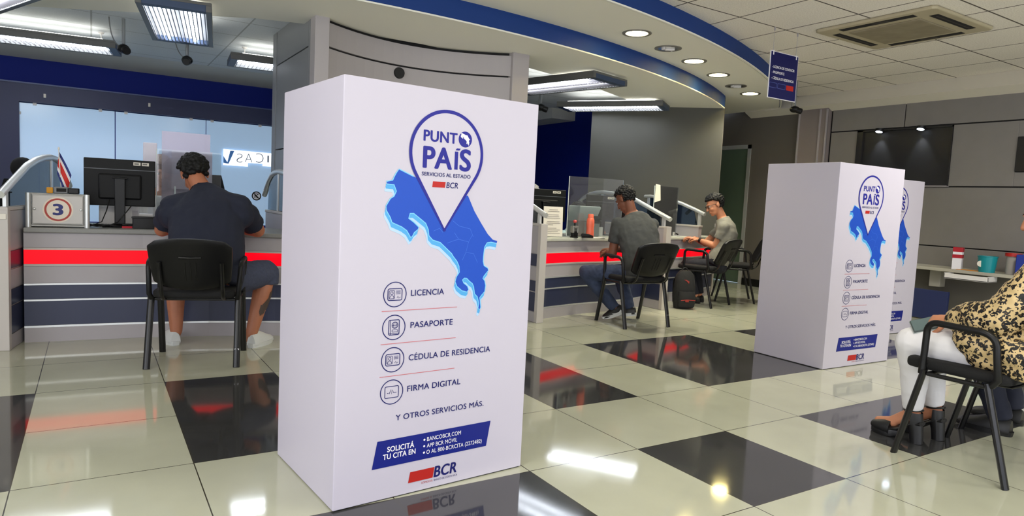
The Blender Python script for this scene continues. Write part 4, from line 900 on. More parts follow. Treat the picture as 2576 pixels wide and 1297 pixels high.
q = MB(); q.box(0.06, 0.098, -0.083, -0.079, 0.05, 0.12); q.build('vent', LAM, t)
t = thing('red_stapler', 'small red and white stapler between the left monitor stand and the tray', 'stapler', (-1.915, 3.41, ZT), 0.1)
q = MB(); q.box(-0.04, 0.05, -0.015, 0.015, 0.0, 0.014); q.build('base', mat('stapler_red', (200, 30, 50), 0.4), t, bevel=0.004)
q = MB(); q.box(-0.04, 0.035, -0.012, 0.012, 0.018, 0.034); q.build('arm', BLACKPL, t, bevel=0.006)
# office chair behind the left divider
def office_chair(label, loc, rz, headrest=True):
    t = thing('office_chair', label, 'office chair', loc, rz, 'black office chairs behind the counters')
    q = MB(); q.box(-0.24, 0.24, -0.24, 0.24, 0.44, 0.52); q.build('seat', BLACKFAB, t, bevel=0.03, segs=3, smooth=True)
    q = MB(); n = 10
    ring = []
    for i in range(n+1):
        v = i/n; hw = 0.20+0.05*math.sin(v*PI); ring.append(((0, -0.25-0.06*v, 0.58+0.52*v), (1, 0, 0), (0, 1, 0), hw, 0.022))
    q.loft(ring); q.build('mesh_back', BLACKFAB, t, smooth=True)
    q = MB(); q.tube([(0, -0.30, 0.46), (0, -0.36, 0.7), (0, -0.345, 1.02)], 0.025); q.build('back_spine', BLACKPL, t, smooth=True)
    if headrest:
        q = MB(); q.ell((0, -0.32, 1.19), (0.14, 0.035, 0.085)); q.build('headrest', BLACKFAB, t, smooth=True)
        q = MB(); q.tube([(0, -0.345, 1.0), (0, -0.345, 1.17)], 0.016); q.build('headrest_stem', BLACKPL, t, smooth=True)
    q = MB(); q.tube([(0, 0, 0.08), (0, 0, 0.44)], 0.028); q.build('gas_lift', BLACKMET, t, smooth=True)
    for k in range(5):
        a = 2*PI*k/5; q = MB(); q.tube([(0, 0, 0.10), (0.27*math.cos(a), 0.27*math.sin(a), 0.065)], [0.026, 0.016]); lg = q.build('base_leg', BLACKPL, t, smooth=True)
        q = MB(); q.ell((0.27*math.cos(a), 0.27*math.sin(a), 0.028), (0.028, 0.028, 0.028), seg=10); q.build('caster', BLACKPL, lg, smooth=True)
    for s in (-1, 1):
        q = MB(); q.tube([(s*0.25, 0, 0.47), (s*0.29, 0, 0.66)], 0.016).box(s*0.29-0.035, s*0.29+0.035, -0.12, 0.13, 0.66, 0.69); q.build('armrest', BLACKPL, t, bevel=0.006)
    return t
office_chair('black office chair behind the glass guard at the left edge', (-2.88, 4.55, 0), math.radians(60))
office_chair('black mesh office chair right of the bowed head of the man in navy', (-1.30, 4.80, 0), math.radians(168), False).scale = (1, 1, 1.12)
# acrylic shields
def shield(label, x, y, w, h, rz=0.0, m=ACRYL, foot=True):
    t = thing('acrylic_shield', label, 'acrylic shield', (x, y, ZT), rz, 'clear acrylic shields on the counters')
    q = MB(); q.box(0, w, -0.002, 0.002, 0.01, h); q.build('sheet', m, t)
    q = MB(); q.box(-0.002, 0.004, -0.004, 0.004, 0.01, h); q.build('edge', mat('acrylic_edge', (206, 214, 212), 0.3), t)
    for xx in (0.06, w-0.08):
        q = MB(); q.box(xx, xx+0.05, -0.03, 0.03, 0, 0.012).box(xx+0.01, xx+0.04, -0.008, 0.008, 0.01, 0.05); q.build('clamp_foot', ALU, t, bevel=0.002)
    return t
shield('clear acrylic shield on the left counter, before the long haired teller', -1.72, 3.62, 0.46, 0.60)
t = thing('reflection_sheet', 'pinkish shield reflection, built as a hazy sheet behind the left counter shield', 'reflection sheet', (-1.66, 3.92, 0.783), 0)  # sheet added to stand for a reflection in the counter shield
q = MB(); q.box(0.0, 0.36, -0.002, 0.002, 0.02, 0.76); q.build('reflection_pane', REFLHAZE, t)
for x in (0.05, 0.29):
    q = MB(); q.box(x, x+0.02, -0.01, 0.01, 0.0, 0.05); q.build('support_post', ALU, t)
t = thing('reflection_sheet', 'small shield reflection, built as a hazy sheet before the long haired teller', 'reflection sheet', (-1.60, 3.80, ZT), 0)  # second added sheet, painting a smaller reflection in the shield
q = MB(); q.box(0.0, 0.30, -0.002, 0.002, 0.30, 0.61); q.build('reflection_pane', REFLHAZE, t)
for x in (0.02, 0.26):
    q = MB(); q.box(x, x+0.012, -0.006, 0.006, 0, 0.32); q.build('support_post', ALU, t)
q = MB(); q.box(-0.055, 0.045, -0.008, 0.008, 0.30, 0.66); tag(q.build('office_banner', mat('folder_white', (226, 222, 234), 0.5), bevel=0.006), 'tall white folder standing between the left monitor and the hazy reflection sheet', 'folder').location = (-1.735, 3.96, ZT)
q = MB(); q.box(-0.02, 0.02, -0.006, 0.006, 0, 0.31); tag(q.build('folder_stand', ALU), 'slim metal stand under the tall white folder', 'stand').location = (-1.735, 3.96, ZT)

# ================================================================== THINGS ON THE MIDDLE AND FAR COUNTERS
t = thing('paper_notice', 'upright printed paper notice on the middle counter, by the big display box', 'notice', (1.735, 3.20, ZT), math.radians(-3))
q = MB(); q.box(-0.112, 0.112, -0.002, 0.002, 0.004, 0.300, RX(-0.05)); q.build('sheet', PAPER, t)
q = MB(); q.box(-0.10, 0.10, -0.02, 0.06, 0, 0.006); q.build('stand', ACRYL, t)
FPN = lambda x, z, l: (x, -0.004-l+0.05*z*0.99, z)
pr = mat('print_dark', (104, 96, 92), 0.6)
rr = random.Random(5)
for k in range(15):
    z = 0.268-0.0165*k
    if k in (2, 6, 10): continue
    wdt = rr.uniform(0.08, 0.17) if k else 0.10; x0 = -wdt/2 if k in (0, 1, 7, 8, 14) else -0.085
    Print(FPN).rect(x0, x0+wdt, z-0.002, z+0.002, 0.002).build('text_line', pr, t)
for k in range(4):
    q = MB(); q.box(-0.014, 0.014, -0.06, 0.06, 0, 0.17+0.01*(k % 2), RY(0.10)); o = q.build('binder', mat('binder_%d' % k, ((200, 194, 184), (120, 110, 104), (214, 206, 196), (90, 84, 90))[k], 0.6), bevel=0.002)
    o.location = (1.508+0.036*k, 3.42, ZT+0.002); tag(o, ('pale binder leaning on the middle counter, first from the glass guard', 'brownish binder, second from the glass guard', 'cream binder, third from the glass guard', 'dark binder, last in the row behind the paper notice')[k], 'binder', 'binders behind the paper notice')
shield('clear acrylic shield on the middle counter, before the charcoal shirt', 1.96, 3.28, 0.72, 0.615, 0)
monitor('black monitor beside the large display box, below the grey haired head', (1.985, 3.76, ZT), math.radians(-2), 0.57, 0.345, 0.135, 0.11)
monitor('black monitor partly hidden behind the charcoal shirted man', (2.74, 3.72, ZT), math.radians(4), 0.42, 0.28, 0.17, 0.10)
t = thing('self_inking_stamp', 'black self inking stamp with a red knob on the middle counter', 'stamp', (1.955, 3.14, ZT), 0)
q = MB(); q.box(-0.036, 0.036, -0.025, 0.025, 0, 0.012).box(-0.030, 0.030, -0.022, 0.022, 0.012, 0.065); q.build('stamp_base', BLACKPL, t, bevel=0.004)
q = MB(); q.box(-0.036, -0.018, -0.024, 0.024, 0.05, 0.112).box(0.018, 0.036, -0.024, 0.024, 0.05, 0.112).box(-0.030, 0.030, -0.024, 0.024, 0.095, 0.118); q.build('frame', SG, t, bevel=0.003)
q = MB(); q.tube([(0, 0, 0.10), (0, 0, 0.15)], 0.009); q.build('shaft', BLACKPL, t)
q = MB(); q.ell((0, 0, 0.162), (0.020, 0.020, 0.017)); q.build('knob', mat('knob_red', (190, 70, 70), 0.4), t, smooth=True)
t = thing('water_bottle', 'coral pink water bottle on the middle counter', 'bottle', (2.20, 3.20, ZT), 0)
q = MB(); q.lathe([(0.0, 0.0), (0.038, 0.0), (0.041, 0.01), (0.041, 0.06), (0.036, 0.09), (0.041, 0.12), (0.040, 0.175), (0.034, 0.195), (0.028, 0.203), (0.0, 0.203)]); q.build('bottle_body', CORAL, t, smooth=True)
q = MB(); q.lathe([(0.0, 0.203), (0.029, 0.203), (0.029, 0.235), (0.024, 0.242), (0.0, 0.242)]); q.build('cap', CORAL, t, smooth=True)
t = thing('stapler', 'black stapler lying on the middle counter, before the coral bottle', 'stapler', (2.115, 3.13, ZT), math.radians(-20))
q = MB(); q.box(-0.06, 0.06, -0.016, 0.016, 0, 0.012); q.build('base', BLACKPL, t, bevel=0.004)
q = MB(); q.prism([(-0.065, 0.013), (0.055, 0.013), (0.06, 0.022), (0.02, 0.038), (-0.055, 0.046), (-0.068, 0.03)], -0.014, 0.014, RX(PI/2)); q.build('arm', BLACKPL, t, bevel=0.004)
q = MB(); q.box(-0.09, 0.09, -0.045, 0.045, 0, 0.004); tag(q.build('paper_sheet', PRINTW), 'white paper sheet on the middle counter, beside the black stapler', 'paper').location = (2.30, 3.22, ZT)
t = thing('check_printer', 'pale slanted office printer behind the middle counter shield', 'printer', (2.34, 3.50, ZT), 0)
q = MB(); q.prism([(-0.14, 0.16), (0.09, 0.16), (0.155, 0.30), (0.15, 0.32), (-0.13, 0.32)], -0.10, 0.10, RX(PI/2)); q.build('hood', mat('printer_grey', (204, 214, 210), 0.4), t, bevel=0.008)
q = MB(); q.box(-0.14, 0.15, -0.10, 0.10, 0, 0.16); q.build('printer_base', mat('printer_grey2', (176, 182, 180), 0.4), t, bevel=0.008)
q = MB(); q.box(0.02, 0.14, -0.106, -0.10, 0.14, 0.22, T(0, 0, 0)); q.build('slot', DARKGAP, t)
t = thing('letter_strip', 'white strip with black printed letters standing beside the coral bottle', 'label', (2.29, 3.44, ZT), 0)
q = MB(); q.box(-0.035, 0.035, -0.003, 0.003, 0, 0.235); q.build('strip', PRINTW, t)
FL = lambda x, z, l: (x, -0.003-l, z)
for k in range(3): lettering('lettering', 'CNE', -0.024, 0.185-0.055*k, 0.048, 0.024, DARKGAP, t, FL, 0.03)
q = MB(); q.box(-0.045, 0.045, -0.03, 0.03, 0, 0.07); tag(q.build('card_reader', BLACKPL, bevel=0.008), 'small black card reader on the middle counter, left of the charcoal shirt', 'card reader').location = (2.52, 3.48, ZT+0.10)
q = MB(); q.box(-0.05, 0.05, -0.04, 0.04, 0, 0.10); tag(q.build('desk_block', WHITE, bevel=0.004), 'white block under the small black card reader', 'box').location = (2.52, 3.48, ZT)
# far counter
t = thing('white_box', 'white open frame box between the charcoal shirt and the far counter', 'box', (3.34, 3.22, 0.0), 0)
t.location = (3.345, 3.53, ZT)
q = MB(); q.box(-0.075, 0.06, -0.06, 0.05, 0, 0.155); q.build('box_body', WHITE, t, bevel=0.004)
q = MB(); q.box(-0.058, 0.043, -0.064, -0.058, 0.02, 0.125); q.build('recess', LAM, t)
shield('clear acrylic shield on the far counter with a paper note', 3.50, 3.66, 0.52, 0.60, math.radians(12))
q = MB(); q.prism([(0, 0), (0.125, 0.03), (0.10, 0.21), (0.01, 0.22)], -0.0015, 0.0015, RX(PI/2) @ RZ(0.0)); o = q.build('paper_note', PAPER); o.location = (3.50, 3.650, ZT+0.40); o.rotation_euler = (0, 0, math.radians(12)); tag(o, 'cream paper note taped to the top of the far acrylic shield', 'note')
t = thing('pencil_cup', 'black pencil cup with an orange pencil on the far counter', 'pencil cup', (3.60, 3.76, ZT), 0)
q = MB(); q.box(-0.05, 0.06, -0.04, 0.04, 0, 0.085); q.build('cup', BLACKPL, t, bevel=0.005)
q = MB(); q.tube([(-0.02, 0, 0.05), (-0.04, 0, 0.17)], 0.006); q.build('pencil', CORAL, t)
q = MB(); q.tube([(0.03, 0, 0.05), (0.05, 0, 0.20)], 0.006); q.build('pen', WHITE, t)
t = thing('desk_phone', 'black and white desk device with an angled arm on the far counter', 'desk device', (3.83, 3.86, ZT), 0)
q = MB(); q.box(-0.09, 0.12, -0.06, 0.06, 0, 0.03); q.build('base', BLACKPL, t, bevel=0.006)
q = MB(); q.tube([(0.0, 0, 0.03), (0.03, 0, 0.30)], 0.012).box(-0.01, 0.11, -0.03, 0.03, 0.27, 0.33); q.build('arm', BLACKPL, t)
q = MB(); q.box(-0.055, 0.005, -0.066, -0.06, 0.02, 0.20); q.build('note_pad', PAPER, t)
q = MB(); q.tube([(0.05, -0.03, 0.16), (0.16, -0.06, 0.05), (0.24, -0.07, 0.02)], [0.006, 0.012, 0.008]); q.build('handset', BLACKPL, t, smooth=True)

# ================================================================== PEOPLE
def V(*a): return Vector(a)
def head_frame(center, fwd, up):
    f = Vector(fwd).normalized(); u = Vector(up); u = (u - f*u.dot(f)).normalized(); r = f.cross(u)
    M = Matrix((r, f, u)).transposed().to_4x4(); M.translation = Vector(center); return M
def add_head(b, M, neck, s=1.0, nr=0.056):
    def E(c, r): b.ell(M @ Vector(c)*1.0, [v*s for v in r], M.to_3x3(), 20)
    for c, r in (((0, -0.012, 0.035), (0.074, 0.093, 0.082)), ((0, 0.026, -0.02), (0.062, 0.066, 0.085)), ((0, 0.040, -0.078), (0.046, 0.045, 0.036)),
                 ((0, 0.064, -0.098), (0.024, 0.022, 0.018)), ((0.034, 0.062, -0.030), (0.026, 0.026, 0.026)), ((-0.034, 0.062, -0.030), (0.026, 0.026, 0.026)),
                 ((0, 0.080, 0.026), (0.046, 0.016, 0.013)), ((0, 0.089, -0.060), (0.024, 0.011, 0.006)), ((0, 0.087, -0.070), (0.020, 0.011, 0.007)),
                 ((0.076, -0.012, -0.008), (0.010, 0.020, 0.033)), ((-0.076, -0.012, -0.008), (0.010, 0.020, 0.033)), ((0.081, -0.022, -0.002), (0.007, 0.010, 0.024)), ((-0.081, -0.022, -0.002), (0.007, 0.010, 0.024))):
        E([v*s for v in c], r)
    b.cap(M @ V(0, 0.088*s, 0.012*s), M @ V(0, 0.109*s, -0.030*s), 0.008*s, 0.014*s)
    b.cap(M @ V(0, -0.022, -0.05), Vector(neck), nr*0.92, nr*1.05)
def add_eyes(M, root, inv):
    for sx in (-1, 1):
        q = MB(); q.ell(M @ V(0.030*sx, 0.0735, 0.003), (0.0105,)*3, seg=12); e = q.build('eye', WHITE, root, smooth=True, inv=inv)
        q = MB(); q.ell(M @ V(0.030*sx, 0.0825, 0.002), (0.0052, 0.0025, 0.0052), M.to_3x3(), seg=10); q.build('iris', HAIR, e, smooth=True, inv=inv)
        q = MB(); q.cap(M @ V(0.016*sx, 0.088, 0.026), M @ V(0.046*sx, 0.078, 0.027), 0.004, 0.003); q.build('eyebrow', HAIR, root, smooth=True, inv=inv)
def add_hand(b, wrist, d, nrm, side, curl=0.7, s=1.0):
    """palm from the wrist along d, palm normal nrm (the side the fingers close towards), thumb on side*(d x nrm)."""
    d = Vector(d).normalized(); n = Vector(nrm); n = (n - d*n.dot(d)).normalized(); x = d.cross(n)*side; w = Vector(wrist)
    M = Matrix((x, d, n)).transposed()
    b.ell(w + d*0.048*s, (0.040*s, 0.052*s, 0.017*s), M, 14); b.ell(w + d*0.075*s, (0.039*s, 0.022*s, 0.014*s), M, 12)
    for k, (off, ln, rad) in enumerate(((0.030, 0.072, 0.0088), (0.010, 0.080, 0.0092), (-0.010, 0.075, 0.0088), (-0.029, 0.058, 0.0078))):
        p = w + d*0.088*s + x*off*s; a = 0.25; tot = ln*s
        for j, fr in enumerate((0.45, 0.32, 0.23)):
            a2 = a + curl*(0.55+0.35*j) + 0.06*k
            nx = p + (d*math.cos(a2) + n*math.sin(a2) + x*off*1.2)*tot*fr
            b.cap(p, nx, rad*s*(1-0.10*j), rad*s*(0.9-0.10*j)); p = nx; a = a2
    t0 = w + d*0.022*s + x*0.030*s; t1 = t0 + (d*0.5 + x*0.75 + n*0.35)*0.040*s; t2 = t1 + (d*0.8 + x*0.2 + n*0.5)*0.032*s; t3 = t2 + (d*0.85 - x*0.1 + n*0.5)*0.024*s
    b.cap(t0, t1, 0.014*s, 0.011*s); b.cap(t1, t2, 0.0105*s, 0.0095*s); b.cap(t2, t3, 0.0095*s, 0.0075*s)
def limb(b, pts, rad):
    for (p, q), (r0, r1) in zip(zip(pts, pts[1:]), zip(rad, rad[1:])): b.cap(p, q, r0, r1)
def torso(b, rings, wd, inflate=0.0):
    """rings: (centre, half width, half depth); wd: shoulder direction."""
    wd = Vector(wd).normalized(); R_ = []
    cs = [Vector(r[0]) for r in rings]
    for i, (c, hw, hd) in enumerate(rings):
        ax = (cs[min(i+1, len(cs)-1)] - cs[max(i-1, 0)]).normalized(); w_ = (wd - ax*wd.dot(ax)).normalized(); dd = ax.cross(w_)
        R_.append((c, w_, dd, hw+inflate, hd+inflate))
    b.loft(R_)
def hair_cap(name, m, M, root, inv, kind='short', seedv=1, s=1.0):
    M = M @ Matrix.Scale(s, 4)
    rd = random.Random(seedv); b = MB()
    b.ell(M @ V(0, -0.016, 0.040), (0.079, 0.094, 0.084), M.to_3x3(), 20)
    b2 = MB(); n = 420; ga = PI*(3-math.sqrt(5))
    for i in range(n):
        z = 1-2*(i+0.5)/n; rr = math.sqrt(1-z*z); d = V(rr*math.cos(ga*i), rr*math.sin(ga*i), z)
        front = d.y
        if front > 0.25: lim = 0.40+0.22*(front-0.25)
        elif front > -0.15: lim = 0.40-(0.25-front)*0.75
        else: lim = -0.78
        if abs(d.x) > 0.80 and front > -0.35: lim = max(lim, 0.12)
        if d.z < lim: continue
        p = V(0, -0.014, 0.036) + V(d.x*0.078, d.y*0.096, d.z*0.086)
        if kind == 'curly':
            r = rd.uniform(0.012, 0.018); p = p + d*rd.uniform(0.0, 0.016)
            b2.ell(M @ p, (r, r, r), seg=8)
        else:
            tang = (V(0, 0.55, 0.25) - d*V(0, 0.55, 0.25).dot(d)); tang = tang.normalized() if tang.length > 1e-3 else V(0, 1, 0)
            e = p + d*0.014 + tang*rd.uniform(0.008, 0.024) + V(rd.uniform(-1, 1), rd.uniform(-1, 1), rd.uniform(-1, 1))*0.004
            b2.cap(M @ (p-d*0.004), M @ e, 0.014, 0.007 if kind == 'spiky' else 0.011)
    b.bm.free()
    return b2.build(name, m, root, voxel=0.0045, smoothit=2 if kind != 'curly' else 1, inv=inv)
def shoe(name, heel, toe, m_up, m_sole, root, inv, w=0.048, h=0.085, sole=0.026, up=(0, 0, 1)):
    heel, toe = Vector(heel), Vector(toe); d = (toe-heel).normalized(); u = Vector(up); u = (u-d*u.dot(d)).normalized(); x = d.cross(u); L = (toe-heel).length
    def outline(k, e=0.0):
        pts = []
        for i in range(24):
            a = 2*PI*i/24; t = 0.5-0.5*math.cos(a); ww = w*(0.72+0.36*math.sin(PI*min(1, t*1.05))**0.8)*(1 if t < 0.85 else 1-0.9*(t-0.85))
            pts.append((t, math.copysign(1, math.sin(a) + 1e-9)*ww*abs(math.sin(a))**0.45 + 0.0))
        return pts
    b = MB(); o = outline(0); vs = [];
    for lev, sc in ((0.0, 1.0), (sole, 1.04)):
        vs.append([b.bm.verts.new(heel + d*(L*(0.5+(t-0.5)*sc)) + x*y*sc + u*(lev + (0.012*max(0, t-0.8)/0.2 if lev == 0 else 0.006*max(0, t-0.8)/0.2))) for t, y in o])
    for k in range(24): b.bm.faces.new((vs[0][k], vs[0][(k+1) % 24], vs[1][(k+1) % 24], vs[1][k]))
    b.bm.faces.new(list(reversed(vs[0]))); b.bm.faces.new(vs[1])
    sh = None
    b2 = MB(); rings = []
    prof = [(0.02, 0.62, 0.75), (0.10, 0.85, 0.95), (0.28, 0.92, 1.0), (0.42, 0.95, 0.92), (0.58, 1.0, 0.70), (0.74, 1.0, 0.52), (0.88, 0.86, 0.40), (0.97, 0.45, 0.24)]
    for t, ww, hh in prof: rings.append((heel + d*L*t + u*(sole*0.6), x, u, w*ww, h*hh))
    b2.loft(rings)
    for v in b2.bm.verts:
        k = (v.co-heel).dot(u)
        if k < sole*0.5: v.co += u*(sole*0.5-k)
    up_o = b2.build(name, m_up, root, smooth=True, inv=inv, smoothit=2)
    b.build('sole', m_sole, up_o, smooth=True, inv=inv)
    return up_o
def person(label, base, group=None):
    t = thing('person', label, 'person', base, 0, group); return t, Matrix.Translation(-Vector(base))

# ---- man in the navy polo shirt, seated at the left counter, bent over the worktop
def man_navy():
    t, inv = person('man in a navy polo shirt and denim shorts bent over the left counter', (-1.56, 2.5, 0))
    wd = (0.94, -0.34, 0)
    rings = [((-1.50, 2.46, 0.46), 0.205, 0.15), ((-1.50, 2.50, 0.56), 0.225, 0.165), ((-1.495, 2.57, 0.68), 0.230, 0.165), ((-1.485, 2.67, 0.81), 0.232, 0.155), ((-1.475, 2.76, 0.92), 0.232, 0.140), ((-1.467, 2.83, 1.00), 0.205, 0.115), ((-1.468, 2.875, 1.055), 0.125, 0.090), ((-1.472, 2.90, 1.085), 0.078, 0.072)]
    shL, shR = V(-1.668, 2.885, 0.960), V(-1.275, 2.720, 0.985)
    elL, elR = V(-1.725, 3.03, 0.80), V(-1.115, 2.90, 0.815)
    wrL, wrR = V(-1.55, 3.28, 0.835), V(-1.30, 3.16, 0.825)
    M = head_frame((-1.525, 3.005, 1.190), (0.05, 0.80, -0.62), (-0.10, 0.60, 0.78))
    hipL, kL, aL = V(-1.60, 2.56, 0.50), V(-1.645, 3.02, 0.50), V(-1.640, 2.945, 0.095)
    hipR, kR, aR = V(-1.40, 2.53, 0.50), V(-1.075, 2.78, 0.515), V(-1.185, 2.70, 0.095)
    b = MB(); torso(b, rings, wd, -0.012); add_head(b, M, (-1.470, 2.90, 1.06), 1.06, 0.064)
    limb(b, [shL, elL], [0.060, 0.050]); limb(b, [elL, wrL], [0.050, 0.031]); limb(b, [shR, elR], [0.060, 0.052]); limb(b, [elR, wrR], [0.052, 0.031])
    add_hand(b, wrL, (0.55, 0.8, 0.0), (0.2, 0, -1), 1, 0.5); add_hand(b, wrR, (-0.75, 0.65, 0.0), (0, 0.1, -1), -1, 0.5)
    for h, k, a in ((hipL, kL, aL), (hipR, kR, aR)):
        m = k.lerp(a, 0.35) + V(0.0, -0.018, 0); limb(b, [h, k, m, a], [0.092, 0.066, 0.064, 0.040])
        b.cap(a, a + V(0, 0.05, -0.055), 0.038, 0.028)
    b.build('body', SKIN1, t, voxel=0.006, smoothit=3, inv=inv)
    hair_cap('hair', HAIR, M, t, inv, 'curly', 4, 1.07)
    b = MB(); torso(b, rings[:-1] + [((-1.472, 2.905, 1.078), 0.085, 0.078)], wd, 0.006)
    for s_, e_ in ((shL, elL), (shR, elR)):
        b.ell(s_, (0.080, 0.080, 0.078)); m = s_.lerp(e_, 0.78); b.tube([s_, m], [0.082, 0.080], N=18); b.cap(s_, Vector(rings[5][0]), 0.088, 0.105); b.cap(s_+V(0, -0.03, -0.06), Vector(rings[4][0]), 0.095, 0.12); b.ell(s_.lerp(e_, 0.35), (0.095, 0.095, 0.09))
    b.build('polo_shirt', POLO, t, voxel=0.009, smoothit=6, disp=(0.012, 0.10), inv=inv)
    b = MB(); ax = V(0.0, 0.40, 0.60).normalized(); c0 = V(-1.473, 2.905, 1.075)
    w_ = Vector(wd).normalized(); dd = ax.cross(w_)
    b.loft([(c0, w_, dd, 0.092, 0.083), (c0+ax*0.030, w_, dd, 0.080, 0.074), (c0+ax*0.032, w_, dd, 0.072, 0.066), (c0+ax*0.004, w_, dd, 0.076, 0.07)], cap=False); b.build('collar', POLO, t, smooth=True, inv=inv)
    b = MB(); torso(b, rings[:2], wd, 0.002)
    for h, k in ((hipL, kL), (hipR, kR)):
        b.cap(h, h.lerp(k, 0.3), 0.118, 0.112); b.tube([h, h.lerp(k, 1.0), k + (k-h).normalized()*0.035], [0.115, 0.095, 0.088], N=18)
        b.tube([k + V(0, 0, 0.03), k + V(0, -0.01, -0.085)], [0.088, 0.086], N=18)
    b.build('shorts', SHORTS, t, voxel=0.009, smoothit=4, disp=(0.012, 0.07), inv=inv)
    # tattoo: ink patch wrapped round the right calf
    b = MB(); axis = (aR-kR).normalized(); side = V(0.75, -0.62, 0).normalized(); side = (side-axis*side.dot(axis)).normalized(); tan = axis.cross(side)
    def calf(u, ang): 
        c = kR.lerp(aR, u) + V(0, -0.016, 0)*(1-abs(u-0.35)/0.65); r = (0.0655 if u < 0.35 else 0.0655-0.025*(u-0.35)/0.65) + 0.0025; return c + side*math.cos(ang)*r + tan*math.sin(ang)*r
    sh_ = [(0.26,0.2),(0.34,0.75),(0.42,0.45),(0.47,0.8),(0.52,0.35),(0.56,0.5),(0.60,-0.05),(0.66,-0.15),(0.72,-0.6),(0.66,-0.75),(0.63,-1.15),(0.59,-0.8),(0.54,-0.95),(0.50,-0.55),(0.44,-0.35),(0.38,-0.1),(0.30,-0.1)]
    g = {}
    for i in range(25):
        for j in range(25):
            u = 0.24+0.5*i/24; an = -1.25+2.1*j/24
            an = -an; ins = False; n_ = len(sh_)
            for k_ in range(n_):
                (u1, a1_), (u2, a2_) = sh_[k_], sh_[(k_+1) % n_]
                if (a1_ > an) != (a2_ > an) and u < (u2-u1)*(an-a1_)/(a2_-a1_)+u1: ins = not ins
            g[i, j] = (ins, calf(u, -an))
    vv = {}
    def gv_(i, j):
        if (i, j) not in vv: vv[i, j] = b.bm.verts.new(g[i, j][1])
        return vv[i, j]
    for i in range(24):
        for j in range(24):
            if g[i, j][0] and g[i+1, j][0] or g[i, j+1][0] and g[i+1, j+1][0]: b.bm.faces.new((gv_(i, j), gv_(i+1, j), gv_(i+1, j+1), gv_(i, j+1)))
    b.build('tattoo', TATTOO, t, smooth=True, inv=inv)
    shoe('sneaker', (-1.645, 2.895, 0.0), (-1.70, 3.165, 0.0), SHOEW, SHOEW, t, inv, 0.050, 0.095, 0.03)
    shoe('sneaker', (-1.20, 2.655, 0.0), (-1.015, 2.865, 0.0), SHOEW, SHOEW, t, inv, 0.050, 0.095, 0.03)
man_navy()

# ---- man in the charcoal tee and blue jeans at the middle counter
def man_charcoal():
    t, inv = person('man in a charcoal t-shirt and blue jeans, head bowed, at the middle counter', (2.27, 2.55, 0))
    wd = (0.95, -0.30, 0)
    rings = [((2.30, 2.46, 0.46), 0.185, 0.135), ((2.30, 2.49, 0.56), 0.190, 0.135), ((2.305, 2.54, 0.70), 0.190, 0.130), ((2.325, 2.61, 0.84), 0.208, 0.130), ((2.335, 2.665, 0.94), 0.205, 0.118), ((2.330, 2.70, 1.01), 0.155, 0.095), ((2.322, 2.72, 1.05), 0.088, 0.075), ((2.318, 2.73, 1.075), 0.068, 0.066)]
    shL, shR = V(2.165, 2.73, 0.945), V(2.505, 2.625, 0.950)
    elL, elR = V(2.14, 2.76, 0.650), V(2.52, 2.80, 0.69)
    wrL, wrR = V(2.225, 2.92, 0.665), V(2.33, 3.00, 0.68)
    M = head_frame((2.275, 2.775, 1.185), (-0.14, 0.80, -0.58), (-0.08, 0.58, 0.80))
    hipL, kL, aL = V(2.21, 2.54, 0.48), V(1.985, 2.95, 0.455), V(2.215, 2.775, 0.125)
    hipR, kR, aR = V(2.38, 2.52, 0.48), V(2.42, 2.97, 0.455), V(2.425, 2.78, 0.105)
    b = MB(); torso(b, rings, wd, -0.012); add_head(b, M, (2.32, 2.725, 1.05), 1.0, 0.056)
    limb(b, [shL, elL, wrL], [0.050, 0.043, 0.027]); limb(b, [shR, elR, wrR], [0.050, 0.043, 0.027])
    add_hand(b, wrL, (0.25, 0.9, -0.1), (0.3, 0, -1), 1, 0.6); add_hand(b, wrR, (-0.5, 0.8, -0.1), (0, 0.1, -1), -1, 0.6)
    for h, k, a in ((hipL, kL, aL), (hipR, kR, aR)): limb(b, [h, k, a], [0.075, 0.052, 0.034]); b.cap(a, a+(a-k).normalized()*0.05, 0.034, 0.03)
    b.build('body', SKIN2, t, voxel=0.006, smoothit=3, inv=inv)
    hair_cap('hair', HAIR, M, t, inv, 'spiky', 9); add_eyes(M, t, inv)
    b = MB(); torso(b, rings[:-1], wd, 0.006)
    for s_, e_ in ((shL, elL), (shR, elR)):
        b.ell(s_, (0.070, 0.070, 0.070)); b.tube([s_, s_.lerp(e_, 0.62)], [0.070, 0.068], N=18); b.ell(s_.lerp(Vector(rings[4][0]), 0.35), (0.085, 0.085, 0.075))
    b.build('t_shirt', TEE, t, voxel=0.009, smoothit=5, disp=(0.016, 0.09), inv=inv)
    b = MB(); torso(b, rings[:2], wd, 0.0)
    for h, k, a in ((hipL, kL, aL), (hipR, kR, aR)):
        b.cap(h, k, 0.098, 0.076); b.tube([k, k.lerp(a, 0.5), a + (a-k).normalized()*0.01], [0.074, 0.066, 0.056], N=18)
    b.build('jeans', JEANS, t, voxel=0.009, smoothit=4, disp=(0.018, 0.06), inv=inv)
    s1 = shoe('sneaker', (2.315, 2.745, 0.075), (2.095, 2.79, 0.002), SHOEB, SHOEW, t, inv, 0.044, 0.085, 0.030, up=(0.2, 0.0, 1))
    q = MB(); p0 = V(2.255, 2.712, 0.115); pts = [(0.0, 0.0), (0.03, -0.012), (0.085, -0.012), (0.13, 0.012), (0.08, 0.004), (0.04, 0.004), (0.02, 0.02)]
    q.poly([(p0.x - x_*0.80, 2.708 + 0.14*x_ - (0.008 if x_ < 0.1 else 0.0) , p0.z - 0.30*x_ + z_ - 0.015) for x_, z_ in pts]); q.build('side_mark', SHOEW, s1, inv=inv)
    shoe('sneaker', (2.455, 2.705, 0.045), (2.325, 2.925, 0.004), SHOEB, SHOEW, t, inv, 0.044, 0.085, 0.030)
man_charcoal()

